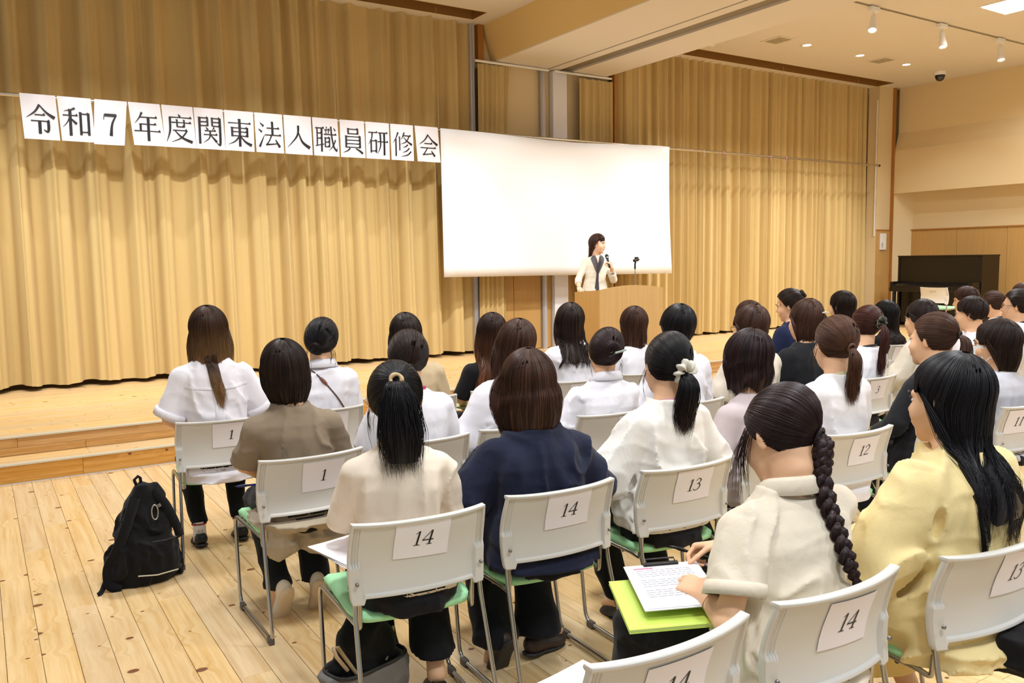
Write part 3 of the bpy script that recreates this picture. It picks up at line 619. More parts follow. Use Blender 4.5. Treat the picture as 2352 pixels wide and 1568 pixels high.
place_chair('A17', xy=(3.02, 2.43), rot=-3, text=None, label='white chair behind mauve cardigan, mostly hidden by the braided woman')
place_chair('A22', (1895, 1003), (2052, 977), text='12', label='white chair with 12 sheet behind the brown low ponytail', dx=.02, dz=-.01)
place_chair('A26', (2122, 968), (2250, 945), rot=-3, text=None, label='white chair partly hidden behind the long straight black hair')
place_chair('A28', (2305, 938), (2400, 920), rot=-3, text='11', label='white chair with 11 sheet under the masked woman in grey', dx=-.10, dz=.0)
place_chair('A2', (592, 1062), (835, 1028), text='1', label='white chair with 1 sheet behind the brown short-sleeved top', dx=.045, dz=-.01)
R2Y = 3.53
def r2(x): return (x, R2Y)
place_chair('A5', xy=(1.765, R2Y), rot=-2, label='white chair whose right end shows beside the cream blouse shoulder')
place_chair('A8', xy=(2.31, R2Y), rot=-2, label='white chair whose left corner shows beside the navy blouse shoulder')
place_chair('A11', xy=(2.93, R2Y), rot=-4, text='13', label='white chair behind the white shirt and hair claw clip', dx=.11)
place_chair('A14', xy=(3.54, R2Y), rot=-4, label='white chair between scrunchie ponytail and mauve cardigan, second row')
place_chair('A16', xy=(4.16, R2Y), rot=-3, label='white chair behind the cream beige shirt, hidden by the wavy bob')
place_chair('A19', xy=(4.68, R2Y), rot=-3, label='white chair under the half-up brown hair in black')
place_chair('A23', xy=(5.23, R2Y - .05), rot=-3, text='3', label='white chair with 3 sheet under the reddish ponytail', dx=.02)
place_chair('A25', xy=(6.12, R2Y), rot=-3, label='white chair under the cream jacket in the second row')
place_chair('A29', xy=(6.9, R2Y), rot=2, label='white chair hidden behind the grey cardigan, under the short dark crop')
place_chair('A32', xy=(7.6, R2Y), rot=2, label='white chair at the right edge under the woman with glasses')
place_chair('A1', xy=(1.09, 4.66), rot=-7, text='1', label='white chair with 1 sheet under the long brown hair, nearest the backpack', dx=.045)
place_chair('A3', xy=(1.665, 4.63), rot=-4, text='1', label='white chair with 1 sheet behind the brown crossbody strap', dx=.04)
place_chair('A4', xy=(2.30, 4.63), rot=-4, label='white chair with bare right end, beside the black t-shirt')
place_chair('A7', xy=(2.90, 4.63), rot=-4, label='white chair under the black t-shirt and long brown hair')
place_chair('A10', xy=(3.56, 4.63), rot=-4, text='1', label='white chair behind the pink-collared white shirt', dx=-.02)
place_chair('A12', xy=(4.17, 4.63), rot=-4, label='white chair under the white top with round neck, front row')
place_chair('A15', xy=(5.5, 4.63), rot=0, label='white chair in the front row behind a brown head')
place_chair('A18', xy=(6.05, 4.63), rot=0, label='white chair under the navy jacket in the front row')
place_chair('A20', xy=(6.78, 4.63), rot=0, label='white chair under long straight black hair in the front row')
place_chair('A24', xy=(7.45, 4.63), rot=0, label='white chair under black hair with a hairpin in the front row', text='3', dx=-.1)
place_chair('A30', xy=(8.9, 4.63), rot=4, label='white chair in the front row under the fringed profile head')
place_chair('A31', xy=(9.48, 4.63), rot=4, label='white chair in the front row under the brown updo')
place_chair('A33', xy=(10.1, 4.63), rot=4, label='rightmost white chair of the front row')
place_chair('P', xy=(13.4, 7.88), rot=-92, label='white chair with green seat placed at the piano on stage', z=SZ2, text=None)
for (o, text, dx, dz, tilt) in PENDING:
    if text: number_sheet(o, text, dx, dz, tilt)
o = PENDING[-1][0]
# the piano chair carries four small grip slots instead of a sheet
for k in range(4): MB().box(-.05 + k * .03, -.042 + k * .03, -.285, -.27, .70, .73).build('slot', mat('slot_grey', '9c9a95', .6), o)
# ------------------------------------------------------------------ implicit surfaces
def _hash(i, j, k):
    n = (i * 374761393 + j * 668265263 + k * 1274126177) & 0xffffffff
    n = ((n ^ (n >> 13)) * 1103515245) & 0xffffffff
    return ((n ^ (n >> 16)) & 0xffff) / 65535.
def vnoise(p):
    q = np.floor(p); f = p - q; q = q.astype(np.int64); f = f * f * (3 - 2 * f); r = 0
    for a in (0, 1):
        wa = f[:, 0] if a else 1 - f[:, 0]
        for b in (0, 1):
            wb = wa * (f[:, 1] if b else 1 - f[:, 1])
            for c in (0, 1): r = r + wb * (f[:, 2] if c else 1 - f[:, 2]) * _hash(q[:, 0] + a, q[:, 1] + b, q[:, 2] + c)
    return r
def rc(a, b, r1, r2, sx=1):
    a = np.array(a, float); b = np.array(b, float); ba = b - a; L2 = ba @ ba + 1e-12
    def f(p):
        q = p - a; h = np.clip(q @ ba / L2, 0, 1); return np.linalg.norm(q - h[:, None] * ba, axis=1) - (r1 + (r2 - r1) * h)
    return f
def ell(c, r, R=None):
    c = np.array(c, float); r = np.array(r, float); R = None if R is None else np.array(R)
    def f(p):
        q = p - c
        if R is not None: q = q @ R
        k0 = np.linalg.norm(q / r, axis=1); k1 = np.linalg.norm(q / (r * r), axis=1); return k0 * (k0 - 1) / (k1 + 1e-9)
    return f
def loft(keys, ease=0, n=2.4, sh=None):
    K = np.array(keys, float)
    def f(p):
        z = p[:, 2]; a = np.interp(z, K[:, 0], K[:, 1]) + ease; b = np.interp(z, K[:, 0], K[:, 2]) + ease; c = np.interp(z, K[:, 0], K[:, 3]); cx = 0
        if sh is not None: c = c + sh * np.maximum(z - .5, 0)
        d = (np.abs((p[:, 0] - cx) / a) ** n + np.abs((p[:, 1] - c) / b) ** n) ** (1 / n); d = (d - 1) * np.minimum(a, b)
        return np.maximum(d, np.maximum(K[0, 0] - z, z - K[-1, 0]))
    return f
def smin(a, b, k):
    h = np.clip(.5 + .5 * (b - a) / k, 0, 1); return b + (a - b) * h - k * h * (1 - h)
class Field:
    def __init__(s): s.p = []; s.sub = []; s.cut = []; s.disp = None
    def add(s, f, k=.02): s.p.append((f, k)); return s
    def __call__(s, P):
        d = None
        for f, k in s.p:
            e = f(P); d = e if d is None else smin(d, e, k)
        if s.disp is not None: d = d + s.disp(P)
        for f in s.sub: d = np.maximum(d, -f(P))
        for f in s.cut: d = np.maximum(d, f(P))
        return d
def surfnet(f, lo, hi, h, marg=.02):
    lo = np.array(lo, float); nb = np.ceil((np.array(hi) - lo) / (4 * h)).astype(int) + 1; n = nb * 4
    bc = np.stack(np.meshgrid(*[np.arange(k) for k in nb], indexing='ij'), -1).reshape(-1, 3)
    d = f(lo + (bc * 4 + 1.5) * h); act = np.abs(d) < 4.2 * h + marg
    D = np.repeat(np.repeat(np.repeat(d.reshape(nb), 4, 0), 4, 1), 4, 2).astype(np.float32)
    off = np.stack(np.meshgrid(*[np.arange(4)] * 3, indexing='ij'), -1).reshape(-1, 3)
    nd = (bc[act][:, None, :] * 4 + off[None]).reshape(-1, 3)
    if not len(nd): return np.zeros((0, 3)), np.zeros((0, 4), int)
    D[nd[:, 0], nd[:, 1], nd[:, 2]] = f(lo + nd * h)
    I = D < 0; c8 = [(a, b, c) for a in (0, 1) for b in (0, 1) for c in (0, 1)]
    S = sum(I[a:n[0] - 1 + a, b:n[1] - 1 + b, c:n[2] - 1 + c].astype(np.int8) for a, b, c in c8)
    cells = np.argwhere((S > 0) & (S < 8)); ids = np.full(n - 1, -1, np.int64); ids[cells[:, 0], cells[:, 1], cells[:, 2]] = np.arange(len(cells))
    vals = np.stack([D[cells[:, 0] + a, cells[:, 1] + b, cells[:, 2] + c] for a, b, c in c8], 1)
    acc = np.zeros((len(cells), 3)); cnt = np.zeros(len(cells)); C8 = np.array(c8)
    for i in range(8):
        for j in range(i + 1, 8):
            if abs(C8[i] - C8[j]).sum() != 1: continue
            m = (vals[:, i] < 0) != (vals[:, j] < 0); t = vals[m, i] / (vals[m, i] - vals[m, j])
            acc[m] += C8[i] + t[:, None] * (C8[j] - C8[i]); cnt[m] += 1
    V = lo + (cells + acc / cnt[:, None]) * h; F = []
    for ax in range(3):
        sl0 = [slice(0, k) for k in n]; sl1 = list(sl0); sl0[ax] = slice(0, n[ax] - 1); sl1[ax] = slice(1, n[ax])
        a, b = I[tuple(sl0)], I[tuple(sl1)]; e = np.argwhere(a != b); u, v = (ax + 1) % 3, (ax + 2) % 3
        e = e[(e[:, u] > 0) & (e[:, v] > 0) & (e[:, u] < n[u] - 1) & (e[:, v] < n[v] - 1)]
        if not len(e): continue
        flip = a[e[:, 0], e[:, 1], e[:, 2]]
        def g(du, dv): q = e.copy(); q[:, u] += du; q[:, v] += dv; return ids[q[:, 0], q[:, 1], q[:, 2]]
        Q = np.stack([g(-1, -1), g(0, -1), g(0, 0), g(-1, 0)], 1); Q[~flip] = Q[~flip][:, ::-1]; F.append(Q[(Q >= 0).all(1)])
    return V, np.concatenate(F)
def relax(V, F, it=1):
    for _ in range(it):
        A = np.zeros_like(V); c = np.zeros(len(V))
        for k in range(4):
            np.add.at(A, F[:, k], V[F[:, (k + 1) % 4]]); np.add.at(c, F[:, k], 1)
            np.add.at(A, F[:, k], V[F[:, (k - 1) % 4]]); np.add.at(c, F[:, k], 1)
        V = V * .4 + .6 * A / np.maximum(c, 1)[:, None]
    return V
def joinm(parts):
    V = []; F = []; n = 0
    for v, f in parts: V.append(v); F.append(f + n); n += len(v)
    return np.concatenate(V), np.concatenate(F)
def rz_(a): return np.array([[cos(a), -sin(a), 0], [sin(a), cos(a), 0], [0, 0, 1]])
def rx_(a): return np.array([[1, 0, 0], [0, cos(a), -sin(a)], [0, sin(a), cos(a)]])
def ry_(a): return np.array([[cos(a), 0, sin(a)], [0, 1, 0], [-sin(a), 0, cos(a)]])
# ------------------------------------------------------------------ body
TORSO = [(.43, .165, .135, -.03), (.52, .172, .14, -.03), (.60, .156, .122, -.02), (.70, .130, .102, -.01), (.80, .138, .102, -.01), (.90, .150, .102, -.012), (.965, .138, .086, -.015), (1.015, .09, .064, -.015), (1.05, .052, .05, -.012)]
def pose_default(**k):
    J = dict(hip=(.085, -.03, .53), knee=(.115, .37, .485), ank=(.105, .13, .10), footd=(0, 1, -.25), sh=(.150, -.012, .952), elb=(.212, .04, .735), wri=(.10, .235, .615), hc=(0, .022, 1.176), lean=.02, curl=.5,
             torso=TORSO, zc=.5)
    J.update(k); S = {}
    for s in (-1, 1):
        for n in ('hip', 'knee', 'ank', 'sh', 'elb', 'wri', 'footd'):
            v = J.get(n + ('R' if s > 0 else 'L'), None)
            if v is None: v = J[n]; v = (v[0] * s, v[1], v[2])
            v = np.array(v, float)
            if n in ('sh', 'elb'): v[1] += J['lean'] * (v[2] - .5)
            S[n, s] = v
    S['lean'] = J['lean']; S['hc'] = np.array(J['hc'], float) + [0, J['lean'] * (J['hc'][2] - .5), 0]; S['torso'] = J['torso']; S['curl'] = J['curl']; S['raw'] = J
    return S
def hand_prims(W_, D, Nn, side, curl=.5, spread=.0, pinch=False):
    """W_ wrist, D finger direction, Nn back-of-hand normal, side = direction of the thumb"""
    D = D / np.linalg.norm(D); Nn = Nn - D * (Nn @ D); Nn /= np.linalg.norm(Nn); L = np.cross(Nn, D)
    if L @ side < 0: L = -L
    out = []
    for i, (off, ln, r) in enumerate(((.026, (.04, .025, .021), .0086), (.009, (.045, .028, .022), .0088), (-.009, (.041, .026, .021), .0083), (-.026, (.033, .02, .018), .0074))):
        m = W_ + D * (.082 - .004 * i * (i > 1)) + L * off; out.append((rc(W_ + L * off * .55, m, .0165, .0115), .012))
        a = .15; q = m
        for k in range(3):
            a += curl * (1.0, 1.0, .7)[k] * (1 + .12 * i); dd = D * cos(a) - Nn * sin(a) + L * spread * (1.5 - i) * .1; e = q + dd * ln[k]
            out.append((rc(q, e, r - .0008 * k, r - .0008 * (k + 1)), .003)); q = e
    b = W_ + D * .022 + L * .022 - Nn * .006; e = b + (D * .62 + L * .62 - Nn * .35) * .045; f = e + (D * .85 + L * .1 - Nn * (.35 + .5 * curl)) * .033; g = f + (D * .85 - L * .15 - Nn * (.4 + .4 * curl)) * .026
    out += [(rc(b, e, .015, .011), .012), (rc(e, f, .0105, .0092), .004), (rc(f, g, .0092, .0078), .003)]
    return out
def hand_frames(S):
    out = {}
    for s in (-1, 1):
        W_ = S['wri', s]; D = W_ - S['elb', s]; D = D / np.linalg.norm(D)
        h = S['raw'].get('hand' + ('R' if s > 0 else 'L'))
        if h: out[s] = (W_, np.array(h[0], float), np.array(h[1], float), np.array(h[2], float), h[3])
        else: out[s] = (W_, D * .7 + np.array([-s * .5, .3, -.15]), np.array([0, .2, 1.]), np.array([-s, .3, 0.]), .35)
    return out
def head_prims(R, c):
    T = lambda q: R @ np.array(q, float) + c
    P = [(ell(T((0, -.012, .03)), (.072, .092, .087), R), .02), (ell(T((0, .03, -.02)), (.060, .060, .085), R), .03), (ell(T((0, .045, -.068)), (.044, .042, .04), R), .025), (rc(T((0, .078, -.094)), T((0, .074, -.1)), .015, .013), .02),
         (rc(T((0, .088, .006)), T((0, .104, -.026)), .006, .0095), .010), (ell(T((.0, .088, -.032)), (.014, .012, .008), R), .006)]
    for s in (-1, 1):
        P += [(ell(T((s * .034, .062, -.028)), (.026, .026, .028), R), .02), (rc(T((s * .012, .091, .024)), T((s * .042, .078, .022)), .007, .005), .012),
              (ell(T((s * .074, -.008, -.004)), (.009, .017, .030), R @ rz_(-s * .35)), .004), (ell(T((s * .08, -.014, .008)), (.005, .016, .02), R @ rz_(-s * .5)), .004)]
    P += [(rc(T((-.016, .091, -.055)), T((.016, .091, -.055)), .006, .006), .006), (rc(T((-.012, .090, -.064)), T((.012, .09, -.064)), .006, .006), .006)]
    P += [(rc(T((0, -.02, -.05)), T((0, -.03, -.10)), .046, .044), .03)]
    return P
def body_mesh(S, hy, hp, hr, h, hh, hands=.006, chest=True):
    """skin: one surface sampled finer at the head and the hands"""
    R = rz_(-hy) @ rx_(-hp) @ ry_(hr); c = S['hc']
    nb = np.array([0, -.012 + S['lean'] * .53, 1.02]); nt = R @ np.array([0, -.022, -.06]) + c
    F = Field()
    for f, k in head_prims(R, c): F.add(f, k)
    F.add(rc(nt, nb, .043, .050), .03)
    fh = Field(); fh.p = list(F.p)
    for s in (-1, 1): fh.sub.append(ell(R @ np.array((s * .031, .094, .006)) + c, (.014, .009, .008), R))
    fh.add(loft(S['torso'], -.004, sh=S['lean']), .04)
    B = Field(); B.add(loft(S['torso'], -.004, sh=S['lean']), .03); B.add(rc(nt, nb, .043, .050), .03)
    for s in (-1, 1):
        B.add(rc((s * .03, -.012 + S['lean'] * .52, 1.02), S['sh', s], .034, .042), .03)
        B.add(rc(S['sh', s], S['elb', s], .042, .036), .03); B.add(rc(S['elb', s], S['wri', s], .038, .026), .012)
        B.add(rc(S['hip', s], S['knee', s], .085, .056), .03); B.add(rc(S['knee', s], S['ank', s], .055, .033), .015); B.add(rc(S['ank', s], S['ank', s] + S['footd', s] / np.linalg.norm(S['footd', s]) * .13 - [0, 0, .03], .032, .022), .02)
        W_, D, Nn, L, cu = hand_frames(S)[s]
        for f, k in hand_prims(W_, D, Nn, L, cu): B.add(f, k)
    fh.p += [(rc((s * .03, -.012 + S['lean'] * .52, 1.02), S['sh', s], .034, .042), .03) for s in (-1, 1)]
    parts = []
    zcut = nb[2] + .035
    V, Fc = surfnet(fh, c + [-.13, -.16, -.20], c + [.13, .16, .16], hh, .012)
    V = relax(V, Fc, 1)
    k = V[Fc].mean(1)[:, 2] > zcut - .03; parts.append((V, Fc[k]))
    lo = np.array([-.36, -.24, -.02]); hi = np.array([.36, .60, zcut + .02]); hi[1] = max(hi[1], S['knee', 1][1] + .2)
    for s in (-1, 1):
        for n in ('wri', 'elb', 'knee', 'ank'): lo = np.minimum(lo, S[n, s] - .16); hi[:2] = np.maximum(hi[:2], (S[n, s] + .16)[:2]); hi[2] = max(hi[2], S[n, s][2] + .12)
    boxes = []
    for s in (-1, 1):
        W_, D, Nn, L, cu = hand_frames(S)[s]; D = D / np.linalg.norm(D); m = W_ + D * .07; boxes.append((m - .125, m + .125))
    V, Fc = surfnet(B, lo, hi, h, .02); V = relax(V, Fc, 1); ctr = V[Fc].mean(1); keep = ctr[:, 2] < zcut - .005
    for a, b in boxes: keep &= ~((ctr > a + h).all(1) & (ctr < b - h).all(1))
    parts.append((V, Fc[keep]))
    for a, b in boxes:
        V, Fc = surfnet(B, a, b, hands, .012); V = relax(V, Fc, 1); parts.append((V, Fc))
    return joinm(parts), R
def folds(seed, amp=.006, ax=(9, 9, 3.2), amp2=.004):
    o = np.array([seed * 3.17, seed * 1.7, seed * .9]); ax = np.array(ax)
    def f(p):
        w = vnoise(p * 4.6 + o)[:, None]
        a = vnoise(p * ax * 1.25 + o + w * 2.0); b = vnoise(p * np.array([5., 5., 15.]) + o + w * 2.2)
        low = np.clip((.85 - p[:, 2]) / .2, .25, 1.)
        amp_ = amp * 2.0; return -amp_ * (1 - np.abs(2 * a - 1)) ** 2 * 1.0 + amp_ * .4 - 2.0 * amp2 * low * ((1 - np.abs(2 * b - 1)) ** 3 * 1.4 - .4)
    return f
def plane_cut(o, n):
    o = np.array(o, float); n = np.array(n, float); n /= np.linalg.norm(n); return lambda p: (p - o) @ n
def top_mesh(S, h, sleeve='short', ease=.018, hem=.50, neck=.066, neckz=1.052, puff=0, seed=1, amp=.006, hollow=True, sl_r=.0, wide=0, cufflen=None, nback=0, sag=None, ax=(9, 9, 3.2), shw=0, drop=0, amp2=.004):
    F = Field(); T = [(z, a + wide * (1 if z < .95 else .4), b + wide * .6, c) for z, a, b, c in S['torso']]
    if hem < .44: T = [(hem - .01, T[0][1] + .01, T[0][2] + .01, T[0][3])] + T
    F.add(loft(T, ease * .7, 2.5, S['lean']), .03)
    lo = np.array([-.44, -.27, min(hem - .02, .4)]); hi = np.array([.44, .30, 1.12]); ends = []
    for s in (-1, 1):
        sh, el, wr = S['sh', s] + [s * shw, 0, -drop], S['elb', s], S['wri', s]
        F.add(rc((s * .03, -.014 + S['lean'] * .52, 1.012), sh, .036 + ease * .4, .042 + ease * .5), .035)
        r1 = .044 + ease * .8 + sl_r * .3; G = []
        if sleeve in ('short', 'half'):
            q = .72 if sleeve == 'short' else .98; e = sh + (el - sh) * q; n = el - sh; a0 = sh + (el - sh) * (q - .25); rr = .043 + ease * .6 + sl_r * .8; G.append(rc(sh, sh + (el - sh) * (q + .15), r1, rr))
        elif sleeve == 'elbow': G += [rc(sh, el, r1, .042 + ease * .7 + sl_r), rc(el, el + (wr - el) * .4, .042 + ease * .7 + sl_r, .041 + ease * .7 + sl_r)]; e = el + (wr - el) * .22; n = wr - el; a0 = el; rr = .041 + ease * .7 + sl_r
        else:
            q = .84 if sleeve == 'long' else .5; e = el + (wr - el) * q; n = wr - el; a0 = el + (wr - el) * (q - .2); rr = .036 if sleeve == 'long' else .044 + ease * .5
            m_ = el + (wr - el) * q * .55; G += [rc(sh, el, r1, .040 + ease * .7 + sl_r), rc(el, m_, .040 + ease * .7 + sl_r, .037 + ease * .7 + sl_r * 1.3), rc(m_, el + (wr - el) * (q + .12), .037 + ease * .7 + sl_r * 1.2, rr)]
        n = n / np.linalg.norm(n); ends.append((e, n, rr))
        def sleeve_f(p, G=G, e=e, n=n, a0=a0, rr=rr):
            d = G[0](p)
            for g in G[1:]: d = smin(d, g(p), .02)
            d = np.maximum(d, (p - e) @ n)
            return np.maximum(d, -hol(p)) if hollow and (hol := rc(a0, e + n * .05, .02, rr - .012)) else d
        F.add(sleeve_f, .014)
        for q in (sh, el, wr): lo = np.minimum(lo, q - .13); hi = np.maximum(hi, q + .13)
    dsp = folds(seed, amp, ax, amp2); E_ = ends
    def disp(p):
        w = 1.
        for e, n, rr in E_: w = w * np.clip((np.linalg.norm(p - e, axis=1) - rr * .9) / .06, 0, 1)
        return dsp(p) * w
    F.disp = disp
    nb = np.array([0, -.008 + S['lean'] * .54, neckz]); F.sub.append(ell(nb + [0, .012 - nback, .03], (neck, neck * .95 + nback, .055)))
    hz = hem; F.cut.append(lambda p: hz - p[:, 2])
    hi[2] = max(1.12, S['torso'][-1][0] + .08)
    V, Fc = surfnet(F, lo, hi, h, .03); return relax(V, Fc, 1), Fc, F, ends
def legs_mesh(S, h, kind='pants', ease=.014, seed=2, taper=0, hemz=.10, wide=0):
    F = Field(); T = [(z, a, b, c) for z, a, b, c in S['torso'] if z < S['torso'][0][0] + .25]
    F.add(loft(T, .008, 2.4, S['lean']), .03)
    for s in (-1, 1):
        h_, k, a = S['hip', s], S['knee', s], S['ank', s]
        if kind == 'pants':
            F.add(rc(h_, k, .088 + ease * .5, .06 + ease), .03); F.add(rc(k, a, .06 + ease, .042 + ease + wide - taper), .02)
        else: F.add(rc(h_, k + [0, .02, 0], .095, .075 + ease), .05); F.add(rc(k + [0, .02, 0], (k[0] * 1.15, k[1] + .02, hemz + .02), .075 + ease, .085 + wide), .06)
    if kind == 'skirt':
        k = (S['knee', 1] + S['knee', -1]) / 2; F.add(rc((0, 0, .5), k, .09, .07), .06); F.add(ell((k[0], k[1] * .75, hemz + .12), (.2 + wide, .2 + wide, .22)), .08)
    F.disp = folds(seed, .007, (10, 7, 4), .004)
    F.cut.append(lambda p: hemz - p[:, 2] if np.isscalar(hemz) else hemz(p))
    lo = np.array([-.34, -.26, -.01]); hi = np.array([.34, .6, .72])
    for s in (-1, 1):
        for q in (S['knee', s], S['ank', s]): lo = np.minimum(lo, q - .16); hi = np.maximum(hi, q + .16)
    lo[2] = max(lo[2], 0); hi[2] = max(.72, S['torso'][0][0] + .1); V, Fc = surfnet(F, lo, hi, h, .03); return relax(V, Fc, 1), Fc
def shoe_mesh(a, d, h=.008, heel=.0, sneaker=False):
    """a ankle, d direction of the foot"""
    d = np.array(d, float); d /= np.linalg.norm(d); up = np.array([0, 0, 1.]) - d * d[2]; up /= np.linalg.norm(up); L = np.cross(d, up); o = a - up * .055 - d * .035
    R = np.stack([L, d, up], 1); T = lambda q: R @ np.array(q, float) + o
    F = Field(); F.add(ell(T((0, .0, .01)), (.034, .042, .04), R), .01); F.add(ell(T((0, .09, -.002)), (.036, .10, .034), R), .03); F.add(ell(T((0, .14, -.008)), (.042, .062, .024), R), .02)
    F.sub.append(ell(T((0, .03, .05)), (.028, .062, .026), R)); F.cut.append(plane_cut(T((0, 0, -.028)), -up))
    U = surfnet(F, a - .27, a + .27, h, .012)
    G = Field(); G.add(ell(T((0, .0, -.026)), (.036, .045, .02), R), .01); G.add(ell(T((0, .12, -.026)), (.044, .085, .02), R), .05); G.cut += [plane_cut(T((0, 0, -.036 if not sneaker else -.042)), -up), plane_cut(T((0, 0, -.022)), up)]
    return (relax(*U, 1), U[1]), surfnet(G, a - .27, a + .27, h, .012)
# ------------------------------------------------------------------ hair
HC = np.array([0, -.014, .032]); HR = np.array([.077, .098, .092])
ZT = np.array([[0, .084], [.55, .078], [.95, .05], [1.25, .005], [1.5, -.012], [1.75, -.03], [2.2, -.062], [3.2, -.078]])
def hzmin(p): az = np.arctan2(np.abs(p[..., 0]), p[..., 1] + .014); return np.interp(az, ZT[:, 0], ZT[:, 1])
def scalp(dr, off): return HC + dr / np.sqrt(((dr / (HR + off[..., None] if np.ndim(off) else HR + off)) ** 2).sum(-1))[..., None]
def frame_of(P):
    P = np.array(P, float); P /= np.linalg.norm(P); U = np.cross(P, [1, 0, 0]); 
    if np.linalg.norm(U) < .1: U = np.cross(P, [0, 1, 0])
    U /= np.linalg.norm(U); return P, U, np.cross(P, U)
def tubes(C, r, attr_u, nside=3, tip=.25):
    """C (S,n,3) strands -> tube mesh"""
    S, n, _ = C.shape; T = np.gradient(C, axis=1); T /= np.linalg.norm(T, axis=2, keepdims=True) + 1e-9
    ref = np.array([.31, .53, .79]); U = np.cross(T, ref); U /= np.linalg.norm(U, axis=2, keepdims=True) + 1e-9; W_ = np.cross(T, U)
    rr = (np.asarray(r).reshape(-1, 1) * np.ones((1, n)) * np.interp(np.linspace(0, 1, n), [0, .06, .75, 1], [.5, 1, 1, tip])[None])[..., None]
    V = np.stack([C + rr * (cos(2 * pi * k / nside) * U + sin(2 * pi * k / nside) * W_) for k in range(nside)], 2).reshape(-1, 3)
    s, i, k = np.meshgrid(np.arange(S), np.arange(n - 1), np.arange(nside), indexing='ij'); a = (s * n + i) * nside; k2 = (k + 1) % nside
    F = np.stack([a + k, a + k2, a + nside + k2, a + nside + k], -1).reshape(-1, 4)
    su = np.repeat(attr_u, n * nside); st = np.tile(np.repeat(np.linspace(0, 1, n), nside), S); return V, F, su, st
def grid(P, su, st, closed=False):
    a, b, _ = P.shape; i, j = np.meshgrid(np.arange(a if closed else a - 1), np.arange(b - 1), indexing='ij'); i2 = (i + 1) % a
    F = np.stack([i * b + j, i * b + j + 1, i2 * b + j + 1, i2 * b + j], -1).reshape(-1, 4)
    return P.reshape(-1, 3), F, np.repeat(su, b), np.tile(st, a)
